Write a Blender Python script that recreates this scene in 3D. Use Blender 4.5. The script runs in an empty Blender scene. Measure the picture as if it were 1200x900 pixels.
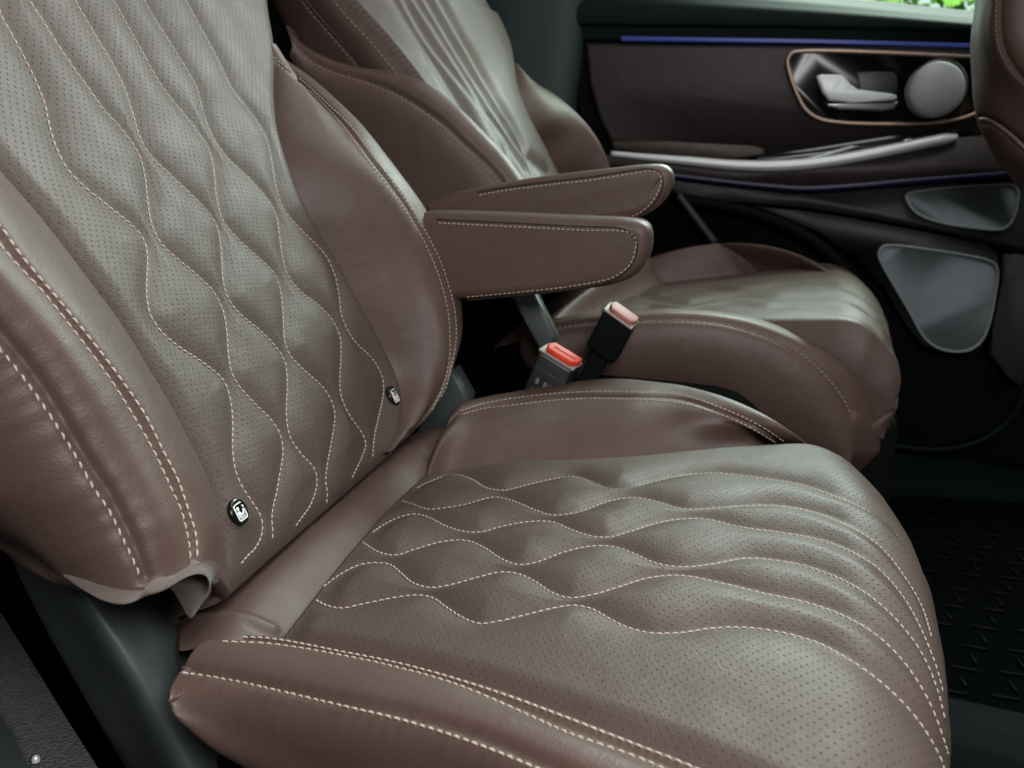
import bpy, bmesh, math, random
import numpy as np
from mathutils import Vector, Matrix
from mathutils.bvhtree import BVHTree

# ------------------------------------------------------------------ basics
K = 0.62                      # modelling units -> metres
F = 1000.0                    # focal length in photo pixels (1200 x 900)
VX, VY = 812.0, 200.0         # where the car's lateral axis vanishes
scene = bpy.context.scene
coll = scene.collection
rng = np.random.default_rng(7)
random.seed(7)

def cam_basis():
    p = math.atan2(450 - VY, F)
    Y = np.array([VX - 600, VY - 450, F]); Y /= np.linalg.norm(Y)
    Z = np.array([0, -math.cos(p), -math.sin(p)])
    Y = Y - Z * (Y @ Z); Y /= np.linalg.norm(Y)
    return np.array([np.cross(Y, Z), Y, Z])
R = cam_basis()
def A(p): return np.array(p, float)
def rays(P):
    P = np.atleast_2d(A(P))
    return np.stack([P[:, 0] - 600, P[:, 1] - 450, np.full(len(P), F)], 1) @ R.T
def HY(P, Y):
    d = rays(P); Y = np.broadcast_to(A(Y), (len(d),))
    return d * (Y / d[:, 1])[:, None]
def HZ(P, z):
    d = rays(P); return d * (z / d[:, 2])[:, None]
class Plane:
    def __init__(s, o, deg, kind):
        a = math.radians(deg); s.o = A(o); s.v = A([0, 1, 0])
        if kind == 'c':
            s.n = A([-math.sin(a), 0, math.cos(a)]); s.u = A([math.cos(a), 0, math.sin(a)])
        else:
            s.n = A([math.cos(a), 0, math.sin(a)]); s.u = A([-math.sin(a), 0, math.cos(a)])
    def hit(s, P, h=0.0):
        d = rays(P); h = np.broadcast_to(A(h), (len(d),))
        return d * ((s.o @ s.n + h) / (d @ s.n))[:, None]
    def us(s, P3):                     # (u along, Y across, h off the plane)
        q = P3 - s.o
        return np.stack([q @ s.u, P3[..., 1], q @ s.n], -1)
    def pt(s, u, y, h):
        u, y, h = np.broadcast_arrays(A(u), A(y), A(h))
        q = s.o + u[..., None] * s.u + h[..., None] * s.n
        q[..., 1] = y
        return q

def catmull(P, n, closed=False):
    """smooth curve through P, resampled to n points evenly by length"""
    P = A(P)
    if closed: P = np.vstack([P[-1:], P, P[:2]])
    else: P = np.vstack([2 * P[0] - P[1], P, 2 * P[-1] - P[-2]])
    out = []
    S = max(8, int(4 * n / max(1, len(P) - 3)))
    for i in range(1, len(P) - 2):
        p0, p1, p2, p3 = P[i - 1:i + 3]
        d = [max(1e-9, np.linalg.norm(b - a)) ** .5 for a, b in ((p0, p1), (p1, p2), (p2, p3))]
        t0, t1 = 0, d[0]; t2 = t1 + d[1]; t3 = t2 + d[2]
        t = np.linspace(t1, t2, S, endpoint=False)[:, None]
        a1 = (t1 - t) / (t1 - t0) * p0 + (t - t0) / (t1 - t0) * p1
        a2 = (t2 - t) / (t2 - t1) * p1 + (t - t1) / (t2 - t1) * p2
        a3 = (t3 - t) / (t3 - t2) * p2 + (t - t2) / (t3 - t2) * p3
        b1 = (t2 - t) / (t2 - t0) * a1 + (t - t0) / (t2 - t0) * a2
        b2 = (t3 - t) / (t3 - t1) * a2 + (t - t1) / (t3 - t1) * a3
        out.append((t2 - t) / (t2 - t1) * b1 + (t - t1) / (t2 - t1) * b2)
    out.append(P[-2][None])
    C = np.vstack(out)
    return resample(C, n)
def resample(C, n):
    L = np.concatenate([[0], np.cumsum(np.linalg.norm(np.diff(C, axis=0), axis=1))])
    t = np.linspace(0, L[-1], n)
    return np.stack([np.interp(t, L, C[:, k]) for k in range(C.shape[1])], 1)

def sm(L, sig=6.0):
    """gaussian smoothing of a line, ends kept"""
    r = int(3 * sig); k = np.exp(-.5 * (np.arange(-r, r + 1) / sig) ** 2); k /= k.sum()
    P = np.vstack([2 * L[0] - L[r:0:-1], L, 2 * L[-1] - L[-2:-r - 2:-1]])
    return np.stack([np.convolve(P[:, c], k, 'valid') for c in range(3)], 1)
def spread(cols, spans, crease=()):
    """cols: list of (M,3) lines. Smoothly interpolates across them -> (M, N, 3)"""
    C = np.stack(cols, 0); n = len(C)
    d = np.linalg.norm(np.diff(C, axis=0), axis=2).mean(1) + 1e-6
    T = []
    for i in range(n):
        if i == 0 or i in crease: fwd = (C[i + 1] - C[i]) / d[i] if i < n - 1 else None
        if i == 0: T.append((fwd, fwd)); continue
        back = (C[i] - C[i - 1]) / d[i - 1]
        if i == n - 1: T.append((back, back)); continue
        fwd = (C[i + 1] - C[i]) / d[i]
        if i in crease: T.append((back, fwd)); continue
        m = (back * d[i] + fwd * d[i - 1]) / (d[i] + d[i - 1]); T.append((m, m))
    out = []
    for i in range(n - 1):
        S = spans[i] if hasattr(spans, '__len__') else spans
        t = np.linspace(0, 1, S, endpoint=(i == n - 2))[:, None, None]
        h00 = 2*t**3-3*t**2+1; h10 = t**3-2*t**2+t; h01 = -2*t**3+3*t**2; h11 = t**3-t**2
        out.append(h00*C[i] + h10*d[i]*T[i][1] + h01*C[i+1] + h11*d[i]*T[i+1][0])
    return np.vstack(out).transpose(1, 0, 2)

def cap_rows(G, start=None, end=None):
    """close a loft: extra rows that turn in and away. start/end = offset vector"""
    rows = [G]
    def cap(r, off):
        c = r.mean(0); off = A(off)
        return [c + (r - c) * .93 + off * .35, c + (r - c) * .78 + off * .75, c + (r - c) * .4 + off]
    if start is not None: rows.insert(0, np.stack(cap(G[0], start)[::-1]))
    if end is not None: rows.append(np.stack(cap(G[-1], end)))
    return np.concatenate(rows, 0)

def grid_faces(m, n):
    i, j = np.meshgrid(np.arange(m - 1), np.arange(n - 1), indexing='ij')
    a = (i * n + j).ravel()
    return np.stack([a, a + 1, a + n + 1, a + n], 1)
def grid_normals(G):
    du = np.gradient(G, axis=0); dv = np.gradient(G, axis=1)
    N = np.cross(du, dv)
    return N / (np.linalg.norm(N, axis=2, keepdims=True) + 1e-12)
def toward(N, G):                       # the side of a sheet that the room side sees
    return N * np.where((N * -G).sum(2).mean() >= 0, 1.0, -1.0)

# ------------------------------------------------------------------ objects
BASE = {}
def thing(name, label, cat, base, group=None):
    o = bpy.data.objects.new(name, None); coll.objects.link(o)
    o.empty_display_size = 0.05
    o.location = A(base) * K; BASE[o.name] = A(base) * K
    o['label'] = label; o['category'] = cat
    if group: o['group'] = group
    return o
def world_base(o):
    b = np.zeros(3)
    while o is not None:
        b = b + A(o.location); o = o.parent
    return b
def obj(name, V, Fc, mat, parent=None, smooth=True, uv=None, extra_mats=None, fmat=None):
    V = A(V).reshape(-1, 3) * K
    me = bpy.data.meshes.new(name)
    if parent is None:
        b = V.mean(0); b[2] = V[:, 2].min(); loc = b
    else:
        b = world_base(parent); loc = np.zeros(3)
    if isinstance(Fc, np.ndarray): Fc = Fc.tolist()
    me.from_pydata((V - b).tolist(), [], Fc)
    if uv is not None:
        uvl = me.uv_layers.new(name='UVMap')
        li = np.empty(len(me.loops), int); me.loops.foreach_get('vertex_index', li)
        uvl.data.foreach_set('uv', A(uv).reshape(-1, 2)[li].astype(np.float32).ravel())
    me.materials.append(mat)
    if extra_mats:
        for m in extra_mats: me.materials.append(m)
        me.polygons.foreach_set('material_index', np.array(fmat, np.int32))
    me.polygons.foreach_set('use_smooth', np.full(len(me.polygons), smooth))
    me.update()
    o = bpy.data.objects.new(name, me); coll.objects.link(o)
    o.parent = parent; o.location = loc
    return o
def tag(o, label=None, cat=None, group=None, kind=None):
    if label: o['label'] = label
    if cat: o['category'] = cat
    if group: o['group'] = group
    if kind: o['kind'] = kind
    return o
def gobj(name, G, mat, parent=None, uv=None, seam=None):
    o = obj(name, G, grid_faces(*G.shape[:2]), mat, parent, True, uv)
    if seam is not None:
        at = o.data.attributes.new('seam', 'FLOAT', 'POINT'); at.data.foreach_set('value', seam.ravel().astype(np.float32))
    return o
LAST = {}
def bvh_of(G):
    return BVHTree.FromPolygons([Vector(v) for v in G.reshape(-1, 3)], grid_faces(*G.shape[:2]).tolist())
def cast(bvh, px, n=None, smooth=True):
    """photo polyline -> points and normals where it lies on the surface"""
    px = A(px)
    if n is None:
        n = int(np.linalg.norm(np.diff(px, axis=0), axis=1).sum() / 2) + 4
    C = catmull(px, n) if smooth else resample(px, n)
    P, N = [], []
    for d in rays(C):
        dv = Vector(d).normalized()
        h = bvh.ray_cast(Vector((0, 0, 0)), dv)
        if h[0] is None: continue
        nn = h[1]
        if nn.dot(dv) > 0: nn = -nn
        P.append(h[0][:]); N.append(nn[:])
    return A(P).reshape(-1, 3), A(N).reshape(-1, 3)
def dist_to(G, curves):
    """distance of every grid vertex to the nearest curve"""
    V = G.reshape(-1, 3); best = np.full(len(V), 9.0)
    for C in curves:
        if len(C) < 2: continue
        lo, hi = C.min(0) - .12, C.max(0) + .12
        m = np.where(((V > lo) & (V < hi)).all(1))[0]
        a, b = C[:-1], C[1:]; ab = b - a; L = (ab ** 2).sum(1) + 1e-12
        for k in range(0, len(m), 4000):
            q = V[m[k:k + 4000]]
            t = np.clip(((q[:, None] - a) * ab).sum(2) / L, 0, 1)
            dd = np.linalg.norm(q[:, None] - (a + t[..., None] * ab), axis=2).min(1)
            best[m[k:k + 4000]] = np.minimum(best[m[k:k + 4000]], dd)
    return best.reshape(G.shape[:2])
def noise3(G, scale, seed):
    """cheap smooth noise: a few sine waves in random directions"""
    r = np.random.default_rng(seed); o = 0
    for k in range(7):
        d = r.normal(size=3); d /= np.linalg.norm(d)
        o = o + np.sin((G @ d) * scale * r.uniform(.6, 1.9) + r.uniform(0, 6.28))
    return o / 7

# stitches -----------------------------------------------------------------
def stitches(name, lines, mat, parent, *a, **k):
    if len(lines) == 2:                    # parallel rows are separate seams
        for l in lines: stitch_row(name, [l], mat, parent, *a, **k)
    else: stitch_row(name, lines, mat, parent, *a, **k)
def stitch_row(name, lines, mat, parent, pitch=.0068, length=.0053, rad=.00072, lift=.0004, tilt=0.0):
    V, Fc = [], []
    S = 7
    for P, N in lines:
        if len(P) < 3: continue
        seg = np.linalg.norm(np.diff(P, axis=0), axis=1)
        L = np.concatenate([[0], np.cumsum(seg)])
        for a in np.arange(pitch * .3, L[-1] - length, pitch):
            k = np.searchsorted(L, a)
            if seg[max(0, k - 1)] > .03: continue
            ln = length * random.uniform(.93, 1.06)
            t = np.linspace(a, a + ln, 6)
            c = np.stack([np.interp(t, L, P[:, q]) for q in range(3)], 1)
            n = np.stack([np.interp(t, L, N[:, q]) for q in range(3)], 1)
            n /= np.linalg.norm(n, axis=1, keepdims=True) + 1e-9
            w = np.linspace(-1, 1, 6)
            side0 = np.cross(c[-1] - c[0], n[2]); side0 /= np.linalg.norm(side0) + 1e-9
            c = c + n * (lift + rad * .5 - rad * 1.3 * w[:, None] ** 4) + side0 * (tilt * ln * w[:, None])
            tan = np.gradient(c, axis=0); tan /= np.linalg.norm(tan, axis=1, keepdims=True) + 1e-9
            sd = np.cross(tan, n); sd /= np.linalg.norm(sd, axis=1, keepdims=True) + 1e-9
            up = np.cross(sd, tan)
            r = rad * np.array([.45, .9, 1.05, 1.05, .9, .45])
            b = len(V)
            for i in range(6):
                for s in range(S):
                    an = 2 * math.pi * s / S
                    V.append(c[i] + r[i] * (math.cos(an) * sd[i] * 1.1 + math.sin(an) * up[i] * .8))
            for i in range(5):
                for s in range(S):
                    s2 = (s + 1) % S
                    Fc.append((b + i*S + s, b + i*S + s2, b + (i+1)*S + s2, b + (i+1)*S + s))
            Fc.append(tuple(b + s for s in range(S))[::-1]); Fc.append(tuple(b + 5*S + s for s in range(S)))
    if not V: return None
    return obj(name, V, Fc, mat, parent)

def tube(C, rad, S=10, flat=1.0, up=(0, 0, 1), caps=True):
    """tube round a curve; rad scalar or per point; returns V, F"""
    C = A(C); n = len(C); rad = np.broadcast_to(A(rad), (n,))
    tan = np.gradient(C, axis=0); tan /= np.linalg.norm(tan, axis=1, keepdims=True) + 1e-12
    sd = np.cross(tan, A(up)); sd /= np.linalg.norm(sd, axis=1, keepdims=True) + 1e-12
    u2 = np.cross(sd, tan)
    an = np.linspace(0, 2 * math.pi, S, endpoint=False)
    V = C[:, None] + rad[:, None, None] * (np.cos(an)[None, :, None] * sd[:, None] + flat * np.sin(an)[None, :, None] * u2[:, None])
    Fc = [(i*S + s, i*S + (s+1) % S, (i+1)*S + (s+1) % S, (i+1)*S + s) for i in range(n-1) for s in range(S)]
    if caps: Fc += [tuple(range(S))[::-1], tuple((n-1)*S + s for s in range(S))]
    return V.reshape(-1, 3), Fc

class MB:
    def __init__(s): s.V = []; s.F = []
    def add(s, V, Fc):
        b = len(s.V); s.V += [tuple(v) for v in A(V).reshape(-1, 3)]
        s.F += [tuple(int(i) + b for i in f) for f in Fc]; return s
    def build(s, name, mat, parent=None, smooth=True): return obj(name, s.V, s.F, mat, parent, smooth)

def slab(P3, off, bevel=.004, segs=3):
    """outline P3 (N,3) with thickness: front face at P3, back at P3+off, front edge rounded"""
    P3 = A(P3); off = A(off); bm = bmesh.new(); n = len(P3)
    vs = [bm.verts.new(p) for p in P3]; ws = [bm.verts.new(p + off) for p in P3]
    bm.faces.new(vs); bm.faces.new(ws[::-1])
    for i in range(n): bm.faces.new((vs[i], ws[i], ws[(i + 1) % n], vs[(i + 1) % n]))
    front = set(vs)
    if bevel > 0:
        ed = [e for e in bm.edges if e.verts[0] in front and e.verts[1] in front]
        bmesh.ops.bevel(bm, geom=ed, offset=bevel, segments=segs, profile=.5, affect='EDGES')
    bmesh.ops.recalc_face_normals(bm, faces=bm.faces)
    bm.verts.index_update()
    V = [tuple(v.co) for v in bm.verts]; Fc = [tuple(v.index for v in g.verts) for g in bm.faces]
    bm.free(); return V, Fc
def box(c, ax, ay, az, bevel=.003, segs=3):
    """box from centre and three half-axis vectors, edges rounded"""
    bm = bmesh.new(); c, ax, ay, az = map(A, (c, ax, ay, az))
    vs = {}
    for i in (-1, 1):
        for j in (-1, 1):
            for k in (-1, 1): vs[i, j, k] = bm.verts.new(c + i*ax + j*ay + k*az)
    for q in (((-1,-1,-1),(-1,1,-1),(1,1,-1),(1,-1,-1)), ((-1,-1,1),(1,-1,1),(1,1,1),(-1,1,1)),
              ((-1,-1,-1),(1,-1,-1),(1,-1,1),(-1,-1,1)), ((-1,1,-1),(-1,1,1),(1,1,1),(1,1,-1)),
              ((-1,-1,-1),(-1,-1,1),(-1,1,1),(-1,1,-1)), ((1,-1,-1),(1,1,-1),(1,1,1),(1,-1,1))):
        bm.faces.new([vs[k] for k in q])
    if bevel > 0: bmesh.ops.bevel(bm, geom=list(bm.edges), offset=bevel, segments=segs, profile=.5, affect='EDGES')
    bmesh.ops.recalc_face_normals(bm, faces=bm.faces)
    bm.verts.index_update()
    V = [tuple(v.co) for v in bm.verts]; Fc = [tuple(v.index for v in g.verts) for g in bm.faces]
    bm.free(); return V, Fc

# ------------------------------------------------------------------ materials
def mat(name, col, rough=.5, metal=0, spec=.5, bump=None, var=0, coat=0, emit=None, sheen=0):
    m = bpy.data.materials.new(name); m.use_nodes = True
    nt = m.node_tree; b = nt.nodes['Principled BSDF']
    b.inputs['Base Color'].default_value = (*col, 1); b.inputs['Roughness'].default_value = rough
    b.inputs['Metallic'].default_value = metal; b.inputs['Specular IOR Level'].default_value = spec
    if coat: b.inputs['Coat Weight'].default_value = coat; b.inputs['Coat Roughness'].default_value = .12
    if sheen: b.inputs['Sheen Weight'].default_value = sheen
    if emit: b.inputs['Emission Color'].default_value = (*emit[0], 1); b.inputs['Emission Strength'].default_value = emit[1]
    tc = nt.nodes.new('ShaderNodeTexCoord')
    if var:
        no = nt.nodes.new('ShaderNodeTexNoise'); no.inputs['Scale'].default_value = 14; no.inputs['Detail'].default_value = 5
        nt.links.new(tc.outputs['Object'], no.inputs['Vector'])
        mp = nt.nodes.new('ShaderNodeMapRange'); mp.inputs['From Min'].default_value = .3; mp.inputs['From Max'].default_value = .7
        mp.inputs['To Min'].default_value = 1 - var; mp.inputs['To Max'].default_value = 1 + var
        nt.links.new(no.outputs['Fac'], mp.inputs['Value'])
        mx = nt.nodes.new('ShaderNodeVectorMath'); mx.operation = 'SCALE'
        mx.inputs[0].default_value = col; nt.links.new(mp.outputs['Result'], mx.inputs['Scale'])
        nt.links.new(mx.outputs['Vector'], b.inputs['Base Color'])
    if bump:
        kind, sc, st, dist = bump
        if kind == 'noise':
            t = nt.nodes.new('ShaderNodeTexNoise'); t.inputs['Detail'].default_value = 4; o = t.outputs['Fac']
        else:
            t = nt.nodes.new('ShaderNodeTexVoronoi'); o = t.outputs['Distance']
        t.inputs['Scale'].default_value = sc
        nt.links.new(tc.outputs['Object'], t.inputs['Vector'])
        bp = nt.nodes.new('ShaderNodeBump'); bp.inputs['Strength'].default_value = st; bp.inputs['Distance'].default_value = dist
        nt.links.new(o, bp.inputs['Height']); nt.links.new(bp.outputs['Normal'], b.inputs['Normal'])
    return m

LEATHER = (.094, .058, .048)
HOLE = (.066, .045, .036)
def leather(name, col=LEATHER, rough=.50, perf=None, spec=.42):
    """grained leather; perf = (rows, columns) of the punched holes per UV unit"""
    m = bpy.data.materials.new(name); m.use_nodes = True
    nt = m.node_tree; N = nt.nodes.new; L = nt.links.new; b = nt.nodes['Principled BSDF']
    b.inputs['Specular IOR Level'].default_value = spec
    tc = N('ShaderNodeTexCoord')
    no = N('ShaderNodeTexNoise'); no.inputs['Scale'].default_value = 9; no.inputs['Detail'].default_value = 6
    L(tc.outputs['Object'], no.inputs['Vector'])
    mp = N('ShaderNodeMapRange'); mp.inputs['From Min'].default_value = .3; mp.inputs['From Max'].default_value = .7
    mp.inputs['To Min'].default_value = .9; mp.inputs['To Max'].default_value = 1.1
    L(no.outputs['Fac'], mp.inputs['Value'])
    sc = N('ShaderNodeVectorMath'); sc.operation = 'SCALE'; sc.inputs[0].default_value = col
    L(mp.outputs['Result'], sc.inputs['Scale'])
    rr = N('ShaderNodeMapRange'); rr.inputs['From Min'].default_value = .3; rr.inputs['From Max'].default_value = .7
    rr.inputs['To Min'].default_value = rough - .035; rr.inputs['To Max'].default_value = rough + .035
    n2 = N('ShaderNodeTexNoise'); n2.inputs['Scale'].default_value = 35; n2.inputs['Detail'].default_value = 5
    L(tc.outputs['Object'], n2.inputs['Vector']); L(n2.outputs['Fac'], rr.inputs['Value'])
    vo = N('ShaderNodeTexVoronoi'); vo.inputs['Scale'].default_value = 850
    L(tc.outputs['Object'], vo.inputs['Vector'])
    b1 = N('ShaderNodeBump'); b1.inputs['Strength'].default_value = .2; b1.inputs['Distance'].default_value = .0006
    L(vo.outputs['Distance'], b1.inputs['Height'])
    b2 = N('ShaderNodeBump'); b2.inputs['Strength'].default_value = .17; b2.inputs['Distance'].default_value = .004
    n3 = N('ShaderNodeTexNoise'); n3.inputs['Scale'].default_value = 55; n3.inputs['Detail'].default_value = 3
    L(tc.outputs['Object'], n3.inputs['Vector']); L(n3.outputs['Fac'], b2.inputs['Height']); L(b1.outputs['Normal'], b2.inputs['Normal'])
    nor = b2.outputs['Normal']; colo = sc.outputs['Vector']; rou = rr.outputs['Result']
    if perf:
        sx, sy, rad = perf
        uv = N('ShaderNodeUVMap'); sp = N('ShaderNodeSeparateXYZ'); L(uv.outputs['UV'], sp.inputs['Vector'])
        def M(op, a, bb=None, c=None):
            n = N('ShaderNodeMath'); n.operation = op
            for k, x in enumerate((a, bb, c)):
                if x is None: continue
                if isinstance(x, (int, float)): n.inputs[k].default_value = x
                else: L(x, n.inputs[k])
            return n.outputs[0]
        y = M('DIVIDE', sp.outputs['Y'], sy); row = M('FLOOR', y)
        odd = M('MULTIPLY', M('FLOORED_MODULO', row, 2.0), .5)
        x = M('ADD', M('DIVIDE', sp.outputs['X'], sx), odd)
        fx = M('MULTIPLY', M('SUBTRACT', M('FRACT', x), .5), sx)
        fy = M('MULTIPLY', M('SUBTRACT', M('FRACT', y), .5), sy)
        d = M('SQRT', M('ADD', M('MULTIPLY', fx, fx), M('MULTIPLY', fy, fy)))
        hole = N('ShaderNodeMapRange'); hole.interpolation_type = 'SMOOTHSTEP'
        hole.inputs['From Min'].default_value = rad * .62; hole.inputs['From Max'].default_value = rad * 1.15
        hole.inputs['To Min'].default_value = 1; hole.inputs['To Max'].default_value = 0
        L(d, hole.inputs['Value']); h = hole.outputs['Result']
        # small random gaps in strength, so the punched rows are not machine-perfect
        wn = N('ShaderNodeTexWhiteNoise'); wn.noise_dimensions = '2D'
        cb = N('ShaderNodeCombineXYZ'); L(M('FLOOR', x), cb.inputs['X']); L(row, cb.inputs['Y']); L(cb.outputs[0], wn.inputs['Vector'])
        at = N('ShaderNodeAttribute'); at.attribute_name = 'seam'
        ms = N('ShaderNodeMapRange'); ms.interpolation_type = 'SMOOTHSTEP'; ms.inputs['From Min'].default_value = .0035; ms.inputs['From Max'].default_value = .0065
        L(at.outputs['Fac'], ms.inputs['Value']); h = M('MULTIPLY', h, ms.outputs['Result'])
        h = M('MULTIPLY', h, M('ADD', M('MULTIPLY', wn.outputs['Value'], .35), .65))
        mx = N('ShaderNodeMix'); mx.data_type = 'RGBA'; L(h, mx.inputs['Factor'])
        L(colo, mx.inputs['A']); mx.inputs['B'].default_value = (*HOLE, 1); colo = mx.outputs['Result']
        L(M('MULTIPLY', M('SUBTRACT', 1.0, M('MULTIPLY', h, .92)), spec), b.inputs['Specular IOR Level'])
        b3 = N('ShaderNodeBump'); b3.inputs['Strength'].default_value = .35; b3.inputs['Distance'].default_value = .0007; b3.invert = True
        L(h, b3.inputs['Height']); L(nor, b3.inputs['Normal']); nor = b3.outputs['Normal']
    L(colo, b.inputs['Base Color']); L(rou, b.inputs['Roughness']); L(nor, b.inputs['Normal'])
    return m

PERF = (.0086, .0060, .00108)
M_LEATHER = leather('brown leather')
M_PERF = leather('perforated brown leather', (.089, .062, .052), perf=PERF, rough=.54)
M_THREAD = mat('cream thread', (.60, .50, .41), .75, bump=('noise', 2500, .3, .0003))
M_SEAM = mat('seam shadow gap', (.016, .011, .010), .8)
M_DARKTHREAD = mat('tan thread', (.26, .20, .16), .8)
M_TRIM = mat('dark textured plastic', (.062, .076, .076), .44, bump=('noise', 900, .22, .0006), var=.08)
M_BLACK = mat('black plastic', (.010, .011, .012), .4, bump=('noise', 500, .1, .0005))
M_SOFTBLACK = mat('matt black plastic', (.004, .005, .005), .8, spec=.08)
M_CARPET = None
M_FLAP = mat('taupe knit cloth', (.112, .080, .069), .85, bump=('noise', 1600, .5, .001), sheen=.2)
M_CHROME = mat('satin chrome', (.55, .57, .57), .42, 1)
M_SATIN = mat('satin silver mesh', (.40, .405, .42), .5, .2, bump=('voronoi', 900, .25, .0008))
M_COPPER = mat('rose gold trim', (.42, .31, .25), .42, .8)
M_GLOSS = mat('gloss black', (.004, .005, .005), .22, 0, .5)
M_LED = mat('blue light strip', (.02, .03, .15), .4, emit=((.060, .10, .42), .20))
M_LED2 = mat('dim blue light strip', (.003, .003, .03), .4, emit=((.02, .015, .20), .012))
M_DOORLEATHER = leather('door leather', (.040, .031, .031), .5, spec=.35)
M_DOORDARK = mat('door plastic', (.022, .019, .021), .55, bump=('noise', 700, .15, .0006))
M_SILL = mat('belt line trim', (.010, .017, .015), .7, 0, .06, bump=('noise', 600, .15, .0006))
M_GRILLE = mat('speaker grille', (.19, .225, .24), .75, 0, .2, bump=('voronoi', 800, .5, .0012))
M_GRILLERIM = mat('speaker grille rim', (.22, .25, .26), .6, 0, .3)
M_RED = mat('red release button', (.80, .055, .03), .5, spec=.3)
M_BUCKLE = mat('buckle plastic', (.006, .008, .010), .42, bump=('noise', 800, .12, .0005))
M_BUCKRIM = mat('pale buckle rim', (.33, .29, .26), .45)
M_PRINT = mat('pale print', (.24, .26, .27), .6)
M_WHITE = mat('white print', (.85, .87, .86), .45)
M_RUBBER = mat('black rubber mat', (.0025, .0035, .0035), .9, spec=0, bump=('noise', 300, .15, .001))  # black deepened to include the shade missing from the footwell
M_RIB = mat('rubber ribs', (.0022, .004, .004), .5, spec=.05)
M_SEAL = mat('rubber door seal', (.005, .013, .0125), .7, spec=.1)

def carpet_mat():
    m = mat('charcoal carpet', (.045, .052, .052), .95, spec=.1, bump=('noise', 420, 1.0, .004), sheen=.25)
    nt = m.node_tree; b = nt.nodes['Principled BSDF']
    no = nt.nodes.new('ShaderNodeTexNoise'); no.inputs['Scale'].default_value = 160; no.inputs['Detail'].default_value = 6
    tc = nt.nodes.new('ShaderNodeTexCoord'); nt.links.new(tc.outputs['Object'], no.inputs['Vector'])
    cr = nt.nodes.new('ShaderNodeValToRGB')
    cr.color_ramp.elements[0].position = .35; cr.color_ramp.elements[0].color = (.008, .012, .012, 1)
    cr.color_ramp.elements[1].position = .68; cr.color_ramp.elements[1].color = (.034, .044, .044, 1)
    nt.links.new(no.outputs['Fac'], cr.inputs['Fac']); nt.links.new(cr.outputs['Color'], b.inputs['Base Color'])
    return m
M_CARPET = carpet_mat()

# ------------------------------------------------------------------ camera
cam = bpy.data.cameras.new('camera'); cam_o = bpy.data.objects.new('camera', cam); coll.objects.link(cam_o)
mw = Matrix.Identity(4)
for r in range(3):
    mw[r][0] = R[r, 0]; mw[r][1] = -R[r, 1]; mw[r][2] = -R[r, 2]
cam_o.matrix_world = mw
cam.sensor_width = 36; cam.lens = F / 1200 * 36
cam.clip_start = .01; cam.clip_end = 200
cam.dof.use_dof = True; cam.dof.focus_distance = .92 * K; cam.dof.aperture_fstop = 11.0
scene.camera = cam_o

# ------------------------------------------------------------------ shared seat shapes
def side_by(line, vals):                # s as a function of u from a traced edge
    o = np.argsort(line[:, 0]); x = line[o, 0]; y = line[o, 1]
    return np.interp(vals, x, y)

def cushion_insert(PL, near, far, umax, r=.085, drop=.13, M=250, NN=240, crown=.012, u0=-.012):
    """seat base: flat, rolled over at the front. near / far: (u, s) edges; umax(s): front outline"""
    w = np.linspace(0, 1, NN)
    q = np.linspace(0, 1, M)
    fl, ro = .70, .2
    sn, sf = side_by(near, .45), side_by(far, .45)
    um = umax(sn + (sf - sn) * w)
    u1 = um - r
    U = np.zeros((M, NN)); H = np.zeros((M, NN))
    for i, t in enumerate(q):
        if t <= fl: U[i] = u0 + (u1 - u0) * t / fl
        elif t <= fl + ro:
            th = (t - fl) / ro * math.radians(98); U[i] = u1 + r * math.sin(th); H[i] = -r * (1 - math.cos(th))
        else:
            k = (t - fl - ro) / (1 - fl - ro); th = math.radians(98)
            U[i] = u1 + r * math.sin(th) - .14 * drop * k; H[i] = -r * (1 - math.cos(th)) - drop * k
    W = np.broadcast_to(w, U.shape)
    S = side_by(near, U.ravel()).reshape(U.shape) * (1 - W) + side_by(far, U.ravel()).reshape(U.shape) * W
    H = H + crown * (1 - (2 * W - 1) ** 2)
    # tuck both sides and the rear under
    e = np.minimum(W, 1 - W) / .02
    H = H - .006 * np.clip(1 - e, 0, 1) ** 2
    return PL.pt(U, S, H)
def skirt(G, off, side):                # one extra column/row bent away from the sheet, gives it a thickness
    off = A(off)
    if side == 'n': return np.concatenate([(G[:, :1] + off), (G[:, :1] + off * .5), G], 1)
    if side == 'f': return np.concatenate([G, (G[:, -1:] + off * .5), (G[:, -1:] + off)], 1)
    if side == 'b': return np.concatenate([(G[:1] + off), (G[:1] + off * .5), G], 0)
    if side == 't': return np.concatenate([G, (G[-1:] + off * .5), (G[-1:] + off)], 0)
def arc_uv(G):
    """metric UV: distance along columns / rows, measured in modelling units"""
    u = np.concatenate([np.zeros((1, G.shape[1])), np.cumsum(np.linalg.norm(np.diff(G, axis=0), axis=2), 0)], 0)
    v = np.concatenate([np.zeros((G.shape[0], 1)), np.cumsum(np.linalg.norm(np.diff(G, axis=1), axis=2), 1)], 1)
    return np.stack([u, v], -1)
def quilt(G, lines, amp, width, seams=(), sdepth=.0, swidth=.006, fade=1.0, power=1.25):
    N = toward(grid_normals(G), G)
    d = dist_to(G, lines) if lines else np.full(G.shape[:2], 9.)
    LAST['d'] = d; D = amp * fade * (1 - np.exp(-(d / width) ** power))
    if len(seams):
        ds = dist_to(G, seams); D = D - sdepth * np.exp(-(ds / swidth) ** 2)
    return G + N * D[..., None]
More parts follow.
